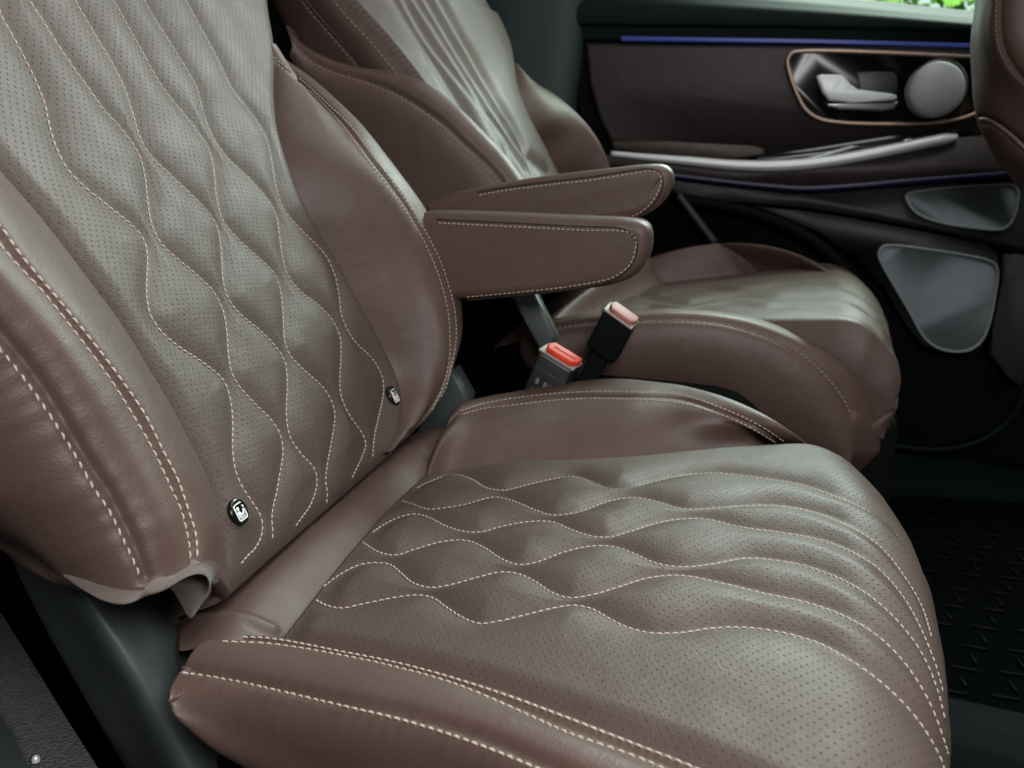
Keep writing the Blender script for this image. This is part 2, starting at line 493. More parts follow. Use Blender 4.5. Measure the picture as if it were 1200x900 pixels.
def seamed(G, seams, depth=.0032, width=.0055, puff=0, pw=.03):
    """press seam lines into a padded panel, with the padding swelling beside them"""
    N = toward(grid_normals(G), G)
    d = dist_to(G, seams)
    D = -depth * np.exp(-(d / width) ** 2) + puff * (d / pw) * np.exp(1 - d / pw)
    D = D + .0012 * noise3(G, 30, 3) + .0006 * noise3(G, 80, 4)
    return G + N * D[..., None]
def pucker(G, line, amp=.0007, wl=.013, reach=.02):
    """little gathers at right angles to a stitched seam"""
    N = toward(grid_normals(G), G)
    V = G.reshape(-1, 3); L = np.concatenate([[0], np.cumsum(np.linalg.norm(np.diff(line, axis=0), axis=1))])
    lo, hi = line.min(0) - .06, line.max(0) + .06
    m = np.where(((V > lo) & (V < hi)).all(1))[0]
    D = np.zeros(len(V))
    for k in range(0, len(m), 3000):
        q = V[m[k:k + 3000]]
        dd = np.linalg.norm(q[:, None] - line[None], axis=2); a = dd.argmin(1); d = dd[np.arange(len(q)), a]
        ph = L[a] / wl * 6.283 + 1.7 * np.sin(L[a] * 61)
        D[m[k:k + 3000]] = amp * np.sin(ph) * np.exp(-(d / reach)) * (.5 + .5 * np.sin(L[a] * 37 + 1) ** 2)
    return G + N * D.reshape(G.shape[:2])[..., None]

# ------------------------------------------------------------------ THE NEAR SEAT
PC = Plane(A([-.349, 1.15, -.4336]), 4.5, 'c')
PB = Plane(A([-.414, 1.15, -.390]), 23.5, 'b')
near_seat = thing('captain_chair', 'brown quilted leather car seat in the foreground with two round child seat badges',
                  'car seat', (-.1, .95, -.95), 'quilted brown leather seats of one row')

# --- seat base, perforated and quilted centre
c_b = [(263,746),(317,748),(398,763),(467,777),(533,795),(600,817),(667,842),(733,868),(798,893),(870,925),(950,965)]
c_a = [(257,752),(317,755),(398,768),(467,783),(533,802),(600,830),(667,860),(733,883),(770,898),(850,937),(925,975)]
c_far = [(513,553),(567,547),(633,542),(733,537),(798,530),(867,523),(943,519)]
near_us = PC.us(catmull(PC.hit(c_b, .012), 40))[:, :2]
near_us = np.vstack([near_us, [[.62, near_us[-1, 1] - .02]]])
far_us = PC.us(catmull(PC.hit(c_far, 0), 40))[:, :2]
far_us = np.vstack([far_us, [[.66, far_us[-1, 1] + .005]]])
us_s = A([.40,.49,.59,.69,.79,.89,.99,1.09,1.19,1.255,1.285,1.32]); us_u = A([.535,.548,.566,.586,.602,.612,.618,.616,.606,.585,.55,.50])
def umax_near(s): return np.interp(s, us_s, us_u) + np.interp(s, [.62, .92], [-.012, .004])
G0 = cushion_insert(PC, near_us, far_us, umax_near)
C_LINES = [
 [(488,573),(497,568),(517,560),(537,557),(553,562),(570,572),(590,575),(617,569),(647,562),(673,559),(693,565),(713,573),(737,573),(767,565),(798,558),(840,555),(900,562),(943,570),(980,583),(1017,600),(1045,622),(1068,655)],
 [(470,587),(480,590),(500,597),(510,597),(543,592),(580,583),(600,587),(627,598),(647,604),(680,600),(717,587),(747,584),(775,590),(800,597),(840,596),(883,593),(917,594),(957,602),(1000,620),(1033,643),(1060,677),(1080,712),(1092,750)],
 [(436,625),(447,617),(467,607),(487,603),(503,607),(523,617),(543,623),(563,624),(590,617),(620,612),(647,612),(667,620),(690,628),(713,630),(740,623),(773,613),(798,609),(827,609),(867,618),(917,625),(960,633),(993,645),(1030,668),(1060,703),(1083,747),(1098,787),(1106,820)],
 [(416,629),(427,637),(443,647),(463,651),(490,643),(520,635),(547,634),(567,642),(587,655),(607,662),(630,659),(660,648),(690,641),(717,641),(740,648),(767,660),(798,665),(833,662),(873,655),(907,657),(947,665),(987,680),(1020,700),(1053,730),(1080,767),(1097,807),(1108,850)],
 [(378,689),(395,676),(420,663),(440,660),(457,662),(470,672),(483,683),(503,689),(527,686),(560,677),(587,671),(607,673),(627,682),(647,695),(667,701),(693,698),(727,688),(760,678),(798,675),(850,685),(900,697),(950,708),(1000,728),(1033,750),(1063,782),(1090,827),(1110,883),(1114,900)],
 [(355,691),(368,702),(383,710),(400,713),(427,708),(467,700),(490,698),(507,701),(523,712),(540,723),(560,731),(587,728),(617,721),(650,713),(673,710),(693,714),(713,725),(733,735),(760,742),(798,742),(833,737),(873,736),(917,742),(960,755),(1000,777),(1040,807),(1077,847),(1103,893),(1108,915)],
]
bv = bvh_of(G0); cl = [cast(bv, l) for l in C_LINES]
fu = np.linspace(0, 1, G0.shape[0])[:, None]; fw = np.linspace(0, 1, G0.shape[1])[None]
sstep = lambda x: np.clip(x, 0, 1) ** 2 * (3 - 2 * np.clip(x, 0, 1))
G1 = quilt(G0, [p for p, n in cl], .0110, .021, fade=sstep(fu / .05) * (1 - .72 * sstep((fu - .74) / .14)) * sstep(fw / .06) * sstep((1 - fw) / .06)); pad2 = lambda d: np.pad(d, 2); dC = LAST['d']
G1 = G1 + toward(grid_normals(G1), G1) * (.0012 * noise3(G1, 22, 11))[..., None]
UVc = arc_uv(G0)
tuck = PC.n * -.05
full = skirt(skirt(skirt(skirt(G1, tuck, 'n'), tuck, 'f'), tuck, 'b'), tuck, 't')
UVf = np.pad(UVc, ((2, 2), (2, 2), (0, 0)), mode='edge')
cushion = gobj('seat_cushion', full, M_PERF, near_seat, UVf, pad2(dC))
stitches('stitching', cl, M_THREAD, cushion)

# --- seat base, bolster on the door side
c_T = [(210,788),(267,797),(317,808),(398,827),(467,843),(533,863),(587,883),(623,898),(700,932),(770,968)]
c_Ts = [(214,784),(267,792),(317,802),(400,820),(467,833),(533,851),(587,871),(647,898),(715,930)]
c_B = [(207,819),(213,837),(228,854),(253,877),(287,898),(340,932),(420,985),(520,1045)]
M1 = 240
l_a = catmull(PC.hit(c_a, .017), M1); l_b = catmull(PC.hit(c_b, .012), M1)
l_T = catmull(PC.hit(c_T, .03), M1); l_B = catmull(HY(c_B, .535), M1)
l_a, l_b, l_T = sm(l_a), sm(l_b), sm(l_T)
l_in = l_b + A([0, .022, -.03]); l_in2 = l_b + A([0, .03, -.07])
mid = (l_a + l_T) / 2 + PC.n * .010; sd = (l_T + l_B) / 2 + A([0, -.014, 0])
und = l_B + A([.0, .03, -.012]); und2 = l_B + A([0, .10, -.03])
GB = spread([l_in2, l_in, l_b, l_a, mid, l_T, sd, l_B, und, und2], [3, 5, 8, 26, 26, 30, 26, 8, 4], crease=(2,))
GB = cap_rows(GB, start=PC.u * .012 + A([0, .014, 0]), end=PC.u * .05 + A([0, 0, -.06]))
bvB = bvh_of(GB)
lab = [( (np.array(c_a[i]) + np.array(c_b[i])) / 2).tolist() for i in range(len(c_a))]
s_mid = cast(bvB, lab)[0]; s_T = cast(bvB, c_Ts)[0]
GB2 = seamed(GB, [s_mid, s_T], .0034, .0050, .0022, .022)
t_T = cast(bvB, c_T)[0]
GB2 = pucker(GB2, t_T, .00030, .016, .012)
bol = gobj('seat_bolster', GB2, M_LEATHER, near_seat)
bvB = bvh_of(GB2)
stitches('stitching', [cast(bvB, c_a), cast(bvB, c_T)], M_THREAD, bol, .0076, .0057, .00076)
stitches('stitching', [cast(bvB, [(x, y + 0.5) for x, y in c_b])], M_THREAD, bol, .0076, .0057, .00074)

# --- seat base, bolster on the inboard side
f_in = [(500,563),(513,553),(567,547),(633,542),(733,537),(798,530),(867,523),(925,520),(948,526)]
f_lo = [(541,486),(567,479),(600,475),(667,468),(733,468),(798,473),(850,488),(883,503),(910,519),(932,532)]
f_up = [(539,482),(567,473),(633,463),(700,459),(750,460),(798,463),(850,480),(893,500),(920,518),(942,532)]
f_S  = [(546,471),(600,460),(650,452),(690,445),(733,444),(798,452),(840,463),(883,480),(917,500),(943,518),(962,534)]
h_lo = np.interp(np.linspace(0, 1, M1), [0, .5, .7, .85, .94, 1], [.056, .060, .052, .030, .0, -.05])
l_fi = PC.hit(catmull(f_in, M1), np.interp(np.linspace(0, 1, M1), [0, .88, 1], [-.004, -.006, -.055])); l_f0 = l_fi + A([0, -.03, -.03])
def hitM(PL, px, h):                       # resample the trace first, so h may vary along it
    return PL.hit(catmull(px, M1), h)
l_fl = hitM(PC, f_lo, h_lo); l_fu = hitM(PC, f_up, h_lo + .005); l_fS = hitM(PC, f_S, h_lo + .008)
l_fi, l_fl, l_fu, l_fS = sm(l_fi), sm(l_fl), sm(l_fu), sm(l_fS)
l_fm = (l_fi + l_fl) / 2 + PC.n * .013
bk1 = l_fS + A([0, .035, -.03]); bk2 = l_fS + A([0, .045, -.12]); bk3 = l_fS + A([0, .03, -.24])
GF = spread([l_f0, l_fi, l_fm, l_fl, l_fu, l_fS, bk1, bk2, bk3], [5, 28, 28, 9, 14, 12, 10, 5])
GF = cap_rows(GF, start=PC.u * -.015, end=PC.u * .03 + A([0, 0, -.05]))
bvF = bvh_of(GF)
fmid = cast(bvF, [((a[0] + b[0]) / 2, (a[1] + b[1]) / 2) for a, b in zip(f_lo, [f_up[0], f_up[1], (600,468), (667,461), (733,460), (798,463), (850,480), (893,500), (920,518)])])[0]
GF2 = seamed(GF, [fmid], .0026, .004, .0014, .02)
bolf = gobj('seat_bolster', GF2, M_LEATHER, near_seat); bolf['label'] = 'high inboard bolster with a double row of stitches'
bvF2 = bvh_of(GF2)
stitches('stitching', [cast(bvF2, f_lo[:-1]), cast(bvF2, f_up[:-1])], M_THREAD, bolf, .0075, .0055, .00072)

# --- leather strip between cushion and backrest
r0 = [(310,777),(340,728),(360,703),(400,660),(433,630),(457,607),(487,567),(515,552),(545,520)]
r2 = [(218,762),(223,748),(231,730),(244,711),(262,690),(310,648),(367,603),(415,563),(463,524),(497,507),(532,497)]
M2 = 150
k0 = catmull(PC.hit(r0, -.004), M2); k2 = catmull(PC.hit(r2, .02), M2)
km = (k0 + k2) / 2 + PC.n * .013; k00 = k0 + PC.u * .035 - PC.n * .035; kr = np.clip(.15 + np.linspace(0, 1, M2) / .22, 0, 1)[:, None]; k3 = k2 + (-PC.u * .05 - PC.n * .012) * kr; k4 = k2 + (-PC.u * .10) * kr - PC.n * .06
GS = spread([k00, k0, km, k2, k3, k4], [6, 22, 22, 10, 6])
N_ = toward(grid_normals(GS), GS)
GS = GS + N_ * (.0028 * noise3(GS, 26, 21) + .001 * noise3(GS, 75, 22))[..., None]
sb = cast(bvh_of(GS), [(497,527),(505,540),(516,556)])[0]
fold = cast(bvh_of(GS), [(233,726),(262,723),(290,726),(318,738)])[0]
GS = seamed(GS, [sb], .003, .004)
GS = quilt(GS, [], 0, .01, [fold], -.006, .008)
gobj('rear_strip', GS, M_LEATHER, near_seat)

# --- backrest centre
b_E  = [(-330,-275),(-260,-165),(-190,-60),(-140,15),(-70,118),(0,207),(33,243),(77,300),(133,373),(173,437),(200,483),(220,523),(237,557),(252,598),(260,640),(266,684),(268,700)]
b_E2 = [(318,-60),(320,0),(328,50),(328,70),(325,110),(328,150),(343,200),(363,247),(393,297),(427,360),(450,403),(467,440),(473,467),(472,493),(463,517)]
e1 = PB.us(catmull(PB.hit(b_E, 0), 80))[:, :2]; e2 = PB.us(catmull(PB.hit(b_E2, 0), 80))[:, :2]
MB_, NB_ = 330, 250
tl = PB.us(PB.hit([(266, 684)], 0))[0, 0]; tr = PB.us(PB.hit([(463, 517)], 0))[0, 0]
w = np.linspace(0, 1, NB_)[None]; v = np.linspace(0, 1, MB_)[:, None]
tb = tl + (tr - tl) * w - .014 - .004 * np.sin(np.pi * w)
T_ = tb + v * (.76 - tb)
sE = side_by(e1, T_.ravel()).reshape(T_.shape); sE2 = side_by(e2, T_.ravel()).reshape(T_.shape)
S_ = sE + (sE2 - sE) * w
rel = T_ - tb
H_ = -.012 * (1 - (2 * w - 1) ** 2) - .010 * np.clip(1 - rel / .03, 0, 1) ** 2.2
e = np.minimum(w, 1 - w) / .03
H_ = H_ - .006 * np.clip(1 - e, 0, 1) ** 2
# over the far shoulder the panel rolls back
H_ = H_ - .006 * np.clip((w - .86) / .14, 0, 1) ** 2 * np.clip((T_ - .52) / .12, 0, 1)
GBk = PB.pt(T_, S_, H_)
B_LINES = [
 [(-14,-40),(0,16),(13,40),(28,68),(42,97),(52,123),(58,150),(67,177),(80,200),(103,223),(133,247),(155,265),(168,282),(172,300),(171,343),(175,367),(187,387),(207,405),(240,427),(262,447),(269,467),(272,493),(272,527),(275,550),(283,570),(296,590),(304,603),(307,615),(305,630),(298,643),(289,652),(280,663)],
 [(8,-60),(20,-30),(34,0),(50,25),(72,60),(97,95),(120,127),(143,153),(160,177),(168,200),(172,233),(177,263),(188,285),(202,299),(227,320),(248,340),(260,362),(265,387),(267,417),(271,437),(280,453),(297,472),(317,492),(328,510),(331,530),(327,557),(323,580),(320,592),(318,608),(319,624),(318,637)],
 [(64,-50),(76,-22),(87,0),(110,40),(130,73),(145,103),(155,133),(163,160),(175,182),(197,203),(220,225),(242,248),(254,267),(258,290),(259,303),(261,330),(268,352),(283,370),(305,388),(323,407),(333,423),(336,447),(335,487),(340,513),(353,533),(367,548),(371,563),(368,580),(362,594),(352,608),(345,618)],
 [(108,-45),(119,-22),(132,0),(147,27),(167,63),(188,100),(210,128),(230,153),(245,177),(250,200),(253,230),(260,257),(278,280),(303,303),(320,320),(328,340),(331,367),(333,400),(340,417),(357,435),(377,453),(388,470),(392,487),(388,517),(383,545),(381,562),(383,578),(382,591)],
 [(144,-45),(155,-22),(168,0),(182,25),(200,53),(218,82),(230,103),(237,130),(247,157),(263,182),(290,208),(310,230),(322,250),(327,277),(330,300),(337,323),(352,342),(373,358),(390,377),(398,395),(399,420),(398,440),(399,463),(410,488),(424,508),(428,521),(424,535),(417,550),(410,564)],
 [(190,-50),(203,-25),(217,0),(233,30),(253,67),(273,107),(297,137),(312,163),(318,190),(323,220),(333,247),(353,270),(380,298),(392,323),(397,347),(400,370),(413,397),(437,422),(447,440),(449,460),(443,490),(439,508),(437,525),(436,541)],
]
bv = bvh_of(GBk); bl = [cast(bv, l) for l in B_LINES]
GBq = quilt(GBk, [p for p, n in bl], 0.0076, .020, fade=sstep(rel / .07) * sstep(w / .06) * sstep((1 - w) / .06)); dB = LAST['d']
GBq = GBq + toward(grid_normals(GBq), GBq) * (.0012 * noise3(GBq, 20, 12))[..., None]
UVb = arc_uv(GBk)[..., ::-1]
back_off = PB.n * -.09
tk = PB.n * -.06
full = skirt(skirt(skirt(skirt(GBq, tk, 'n'), PB.n * -.12, 'f'), tk, 'b'), tk, 't')
UVf = np.pad(UVb, ((2, 2), (2, 2), (0, 0)), mode='edge')
M_PERFB = leather('perforated backrest leather', (.089, .062, .052), perf=(.0092, .0061, .00114), rough=.54)
backrest = gobj('backrest', full, M_PERFB, near_seat, UVf, pad2(dB))
stitches('stitching', bl, M_THREAD, backrest, .0076, .0059, .00076)
bv_back = bvh_of(GBq)

# --- backrest, bolster on the door side
d_r = [(-330,-130),(-260,-48),(-190,35),(-140,95),(-60,190),(0,265),(25,300),(67,350),(110,403),(143,447),(170,487),(190,527),(207,560),(220,597),(229,627),(231,662)]
d_l = [(-345,-122),(-275,-40),(-205,42),(-160,95),(-80,188),(-15,268),(10,300),(50,343),(93,397),(130,447),(157,490),(180,530),(200,573),(211,597),(220,633),(223,663)]
d_T = [(-395,-40),(-310,62),(-230,160),(-170,220),(-70,332),(0,410),(27,443),(60,490),(87,533),(110,573),(127,598),(143,630),(157,660),(167,684)]
d_Ts = [(-150,225),(-60,322),(0,390),(33,430),(67,480),(100,537),(127,577),(138,598),(148,618),(160,645),(171,676)]
d_O = [(-580,110),(-500,205),(-420,300),(-340,380),(-260,470),(-170,545),(-90,590),(0,630)]
M3 = 330
q_E = catmull(PB.hit(b_E, -.002), M3); q_r = catmull(PB.hit(d_r, .058), M3); q_l = catmull(PB.hit(d_l, .061), M3)
q_T = catmull(PB.hit(d_T, .048), M3)
bot = catmull(PB.hit([(167,690),(145,699),(123,697),(83,680),(40,651),(0,630)], np.array([.045,.035,.02,-.01,-.05,-.09])), 60)
q_O = catmull(PB.hit(d_O, -.10), M3)
q_E, q_r, q_l, q_T = sm(q_E), sm(q_r), sm(q_l), sm(q_T)
q_E0 = q_E + A([0, .02, 0]) - PB.n * .04
q_m1 = (q_E + q_r) / 2 + PB.n * .010 + A([0, .0, 0]); q_m2 = (q_l + q_T) / 2 + PB.n * .012 + A([0, -.004, 0])
# outer face: from the seam back to the frame; lower edge follows the traced outline
f1, f2 = .35, .7
q_o1 = q_T * (1 - f1) + q_O * f1 + A([0, -.018, 0]); q_o2 = q_T * (1 - f2) + q_O * f2 + A([0, -.016, 0])
def bend_end(L, target, reach=70):
    """pull the last part of a line so it ends on target"""
    L = L.copy(); k = np.clip((np.arange(len(L)) - (len(L) - reach)) / reach, 0, 1)
    k = k * k * (3 - 2 * k); return L + k[:, None] * (target - L[-1])
q_T = bend_end(q_T, bot[0], 20)
q_o1 = bend_end(q_o1, bot[24]); q_o2 = bend_end(q_o2, bot[42]); q_O = bend_end(q_O, bot[-1])
q_m2 = bend_end(q_m2, PB.hit([(203, 679)], .058)[0], 30); q_m1 = bend_end(q_m1, PB.hit([(249, 672)], .03)[0], 30)
q_O2 = q_O + A([-.10, .05, 0]); q_O3 = q_O + A([-.13, .25, 0])
GL = spread([q_E0, q_E, q_m1, q_r, q_l, q_m2, q_T, q_o1, q_o2, q_O, q_O2, q_O3], [5, 20, 20, 8, 20, 22, 22, 18, 14, 6, 4])
lastoff = PB.u * .01 - PB.n * .05 + A([0, .02, 0])
tuckrow = [GL[-1:] + lastoff * .35 - PB.u * .006, GL[-1:] + lastoff, GL[-1:] + lastoff * 1.6 + A([0, .03, 0])]
GL = np.concatenate([GL] + tuckrow, 0)
bvL = bvh_of(GL)
lm = cast(bvL, [((a[0] + b[0]) / 2, (a[1] + b[1]) / 2) for a, b in zip(d_r, d_l)])[0]; lT = cast(bvL, d_Ts)[0]
GL2 = seamed(GL, [lm, lT], .0036, .0052, .0025, .024)
GL2 = pucker(GL2, cast(bvL, d_T)[0], .00045, .019, .022)
bbl = gobj('backrest_bolster', GL2, M_LEATHER, near_seat)
bvL = bvh_of(GL2)
stitches('stitching', [cast(bvL, d_r), cast(bvL, d_l)], M_THREAD, bbl, .0080, .0063, .00072)
stitches('stitching', [cast(bvL, d_T)], M_THREAD, bbl, .0084, .0060, .00070, tilt=.13)

# --- backrest, bolster on the inboard side
g_i = [(316,52),(326,64),(327,80),(325,110),(328,150),(343,200),(363,247),(393,297),(427,360),(450,403),(467,440),(473,467),(472,493),(463,517),(452,530)]
g_a = [(316,67),(333,82),(345,95),(367,110),(398,143),(433,190),(467,233),(500,290),(517,333),(525,367),(527,400),(526,420),(520,450),(506,481),(464,519),(452,532)]
g_b = [(315,62),(335,79),(355,95),(380,118),(410,147),(440,187),(475,232),(513,300),(525,333),(533,367),(534,400),(530,424),(523,452),(508,483),(464,520),(452,533)]
g_S = [(314,56),(324,63),(334,71),(345,78),(360,87),(400,123),(427,150),(460,193),(493,237),(510,267),(523,298),(538,333),(542,367),(540,403),(529,425),(526,440),(513,473),(498,494),(463,520),(452,534)]
M4 = 240
def curve_h(PL, px, hs, M):
    return PL.hit(catmull(px, M), np.interp(np.linspace(0, 1, M), np.linspace(0, 1, len(hs)), hs))
hh = [-.05, -.002, .042, .074, .094, .106, .108, .106, .099, .080, .045, .0, -.012]
w_i = catmull(PB.hit(g_i, 0), M4); w_a = curve_h(PB, g_a, hh, M4); w_b = curve_h(PB, g_b, [x + .004 for x in hh], M4)
w_S = curve_h(PB, g_S, [x + .002 for x in hh], M4)
w_i, w_a, w_b, w_S = sm(w_i, 9), sm(w_a, 9), sm(w_b, 9), sm(w_S, 6)
w_0 = w_i + A([0, -.02, 0]) - PB.n * .035
w_m = (w_i + w_a) / 2 + PB.n * .012
rp = np.clip(np.linspace(0, 1, M4) / .34, .02, 1)[:, None] ** 1.5
w_1 = w_S + (A([0, .030, 0]) - PB.n * .035) * rp; w_2 = w_S + A([0, .035, 0]) * rp - PB.n * .11 * np.maximum(rp, .3); w_3 = w_S + A([0, .02, 0]) * rp - PB.n * .22 * np.maximum(rp, .4)
GR = spread([w_0, w_i, w_m, w_a, w_b, w_S, w_1, w_2, w_3], [5, 30, 30, 9, 14, 12, 10, 6])
bvR = bvh_of(GR)
ab = lambda a, b, k=.5: [((p[0] * (1 - k) + q[0] * k), (p[1] * (1 - k) + q[1] * k)) for p, q in zip(resample(A(a), 20), resample(A(b), 20))]
rm = cast(bvR, ab(g_a, g_b))[0]
GR2 = seamed(GR, [rm], .0028, .0042, .0008, .022)
bbr = gobj('backrest_bolster', GR2, M_LEATHER, near_seat); bbr['label'] = 'tall inboard bolster in smooth leather with a double stitched edge'
bvR = bvh_of(GR2)
stitches('stitching', [cast(bvR, g_a[:-2]), cast(bvR, g_b[:-2])], M_THREAD, bbr, .0072, .0055, .00074)

# --- back shell, so the backrest is a solid
xs = np.linspace(.12, .74, 20); sh = []
for t in xs:
    sn = np.interp(t, [0, .76], [.70, .60]); 
    sh.append(catmull([PB.pt(t, .66, -.02), PB.pt(t, .68, -.13), PB.pt(t, .80, -.19), PB.pt(t, 1.1, -.19), PB.pt(t, 1.32, -.13), PB.pt(t, 1.36, -.03)], 30))
gobj('back_shell', np.stack(sh), M_TRIM, near_seat)

# --- taupe cloth gathered at the lower corner
f_top = [(75,675),(100,687.5),(127,697.5),(150,699),(166,693),(176,683),(190,681),(204,675),(216,668),(232,662.5),(244,664),(250,674),(249,686)]
f_bot = [(75,675.2),(100,688),(127,698.2),(150,701.5),(166,700),(180,696),(195,690),(207,683),(220,675),(233,670.5),(242,672),(246,679),(246,688)]
hb = np.array([-.02,.004,.022,.036,.046,.054,.060,.064,.066,.066,.062,.052,.036])
a1 = catmull(PB.hit(f_top, hb + .004), 90); a2 = catmull(PB.hit(f_bot, hb + .008), 90); am = (a1 + a2) / 2 + A([.003, -.009, 0]) * np.clip(np.linspace(0, 1, 90) / .35, 0, 1)[:, None]
a3 = a2 + A([-.03, .03, .0])
GFl = spread([a1 + A([.0, .010, -.001]), a1, am, a2, a3], [4, 7, 7, 5])
GFl = GFl + toward(grid_normals(GFl), GFl) * (.0007 * noise3(GFl, 70, 51))[..., None]
ff = MB().add(GFl.reshape(-1, 3), grid_faces(*GFl.shape[:2]))
# inner fold hanging down behind
i_t = [(198,688),(210,682),(222,675),(236,671),(246,676),(249,684)]
i_m = [(206,697),(215,695),(224,692),(234,690),(242,691),(247,692)]
i_b = [(220,722),(222,724.5),(225,725),(229,720),(235,710),(241,702)]
b1_ = catmull(PB.hit(i_t, .050), 24); b2_ = catmull(PB.hit(i_m, [.030, .036, .042, .044, .038, .03]), 24); b3_ = catmull(PB.hit(i_b, .018), 24)
GI = spread([b1_, b2_, b3_], [10, 12])
GI = GI + toward(grid_normals(GI), GI) * (.003 * noise3(GI, 60, 52))[..., None]
GI = np.concatenate([GI, GI[:, ::-1] + A([-.006, .006, 0])], 1)
ff.add(GI.reshape(-1, 3), grid_faces(*GI.shape[:2]))
ff.build('cloth_flap', M_FLAP, near_seat)

# --- plastic side cover below the backrest and bolster
t_R = [(192,670),(212,706),(243,756),(257,792),(300,850),(360,930)]
t_g = [(176,690),(200,722),(230,768),(245,800),(285,860),(340,930)]
t_ri = [(88,672),(112,712),(143,757),(172,803),(196,848),(228,905),(250,940)]
t_le = [(2,612),(22,668),(45,715),(80,780),(120,850),(160,920),(180,960)]
o_R = catmull(HY(t_R, .735), 60); o_g = catmull(HY(t_g, .665), 60); o_ri = catmull(HY(t_ri, .572), 60); o_le = catmull(HY(t_le, .70), 60)
o_R2 = o_R + A([-.02, .03, -.05]); o_le2 = o_le + A([-.03, .10, -.03])
GT = spread([o_R2, o_R, o_g, (o_g + o_ri) / 2 + A([.004, .004, 0]), o_ri, (o_ri + o_le) / 2 + A([0, -.006, 0]), o_le, o_le2], [5, 12, 14, 14, 14, 14, 5], crease=())
gl = cast(bvh_of(GT), [(178,690),(202,724),(233,772)])[0]
GT = seamed(GT, [gl], .004, .0035)
gobj('side_cover', GT, M_TRIM, near_seat)
# recliner cover on the inboard side
V, Fc = slab(HY([(520,500),(497,512),(480,522),(505,476),(526,436),(530,434),(549,468),(547,482),(535,500)], 1.40), (0, .05, 0), .006)
obj('recliner_cover', V, Fc, M_TRIM, near_seat)
V, Fc = slab(HY([(598,346),(624,338),(651,392),(646,404),(634,412)], 1.47), (0, .05, -.01), .006)
obj('hinge_cover', V, Fc, M_TRIM, near_seat)
# seat pan and rails hidden in shadow under the cushion
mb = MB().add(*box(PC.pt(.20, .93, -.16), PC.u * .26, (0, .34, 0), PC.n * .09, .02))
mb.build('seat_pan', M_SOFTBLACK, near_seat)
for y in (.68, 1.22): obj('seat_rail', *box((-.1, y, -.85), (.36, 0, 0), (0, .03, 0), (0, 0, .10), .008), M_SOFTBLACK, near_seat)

# --- child seat badges: black buttons with a white pictogram
def badge(px, r, label):
    P, N = cast(bv_back, [px, (px[0] + .5, px[1])], 2, False)
    c = P[0]; n = PB.n; up = PB.u; rt = A([0, 1, 0])
    mb = MB(); S = 40; V = []; Fc = []
    prof = [(1.0, -.004), (1.0, .0012), (.93, .0026), (.80, .0028), (0.0, .0028)]
    for k, (rr, hh_) in enumerate(prof[:-1]):
        for s in range(S):
            a = 6.2832 * s / S; V.append(c + n * hh_ + r * rr * (math.cos(a) * rt + math.sin(a) * up))
    for k in range(len(prof) - 2):
        for s in range(S): Fc.append((k*S + s, k*S + (s+1) % S, (k+1)*S + (s+1) % S, (k+1)*S + s))
    Fc.append(tuple((len(prof) - 2) * S + s for s in range(S)))
    b = obj('badge', V, Fc, M_GLOSS, near_seat); b['label'] = label
    m2 = MB()
    def poly(pts, z=.0033):
        q = [c + n * z + r * (x * rt + y * up) for x, y in pts]
        m2.add(*slab(q, n * -.0006, 0))
    # square frame, open at the upper right
    fr = [(-.58,.55),(-.30,.62),(.38,.62),(.44,.56),(.44,.50),(.36,.50),(.34,.53),(-.30,.53),(-.46,.47),(-.46,-.50),(-.38,-.55),(.40,-.55),(.46,-.48),(.46,.0),(.57,.0),(.57,-.52),(.46,-.66),(-.44,-.66),(-.57,-.55)]
    poly(fr)
    hd = [(-.20 + .15 * math.cos(6.2832 * k / 14), .24 + .15 * math.sin(6.2832 * k / 14)) for k in range(14)]
    poly(hd)
    poly([(-.30,.06),(-.12,.04),(-.04,-.14),(.20,-.14),(.34,.10),(.46,.04),(.30,-.30),(-.10,-.32),(-.20,-.28)])     # seated child
    poly([(-.44,.04),(-.34,.04),(-.24,-.38),(.30,-.38),(.30,-.47),(-.32,-.47)])                                       # seat shell
    poly([(.34,.36),(.56,.30),(.56,.10),(.44,.16),(.40,.26)])
    m2.build('pictogram', M_WHITE, b, False)
badge((279, 600), .0142, 'black round child seat badge near the lower door side corner of the backrest')
badge((461, 464), .0165, 'black round child seat badge by the inboard bolster')

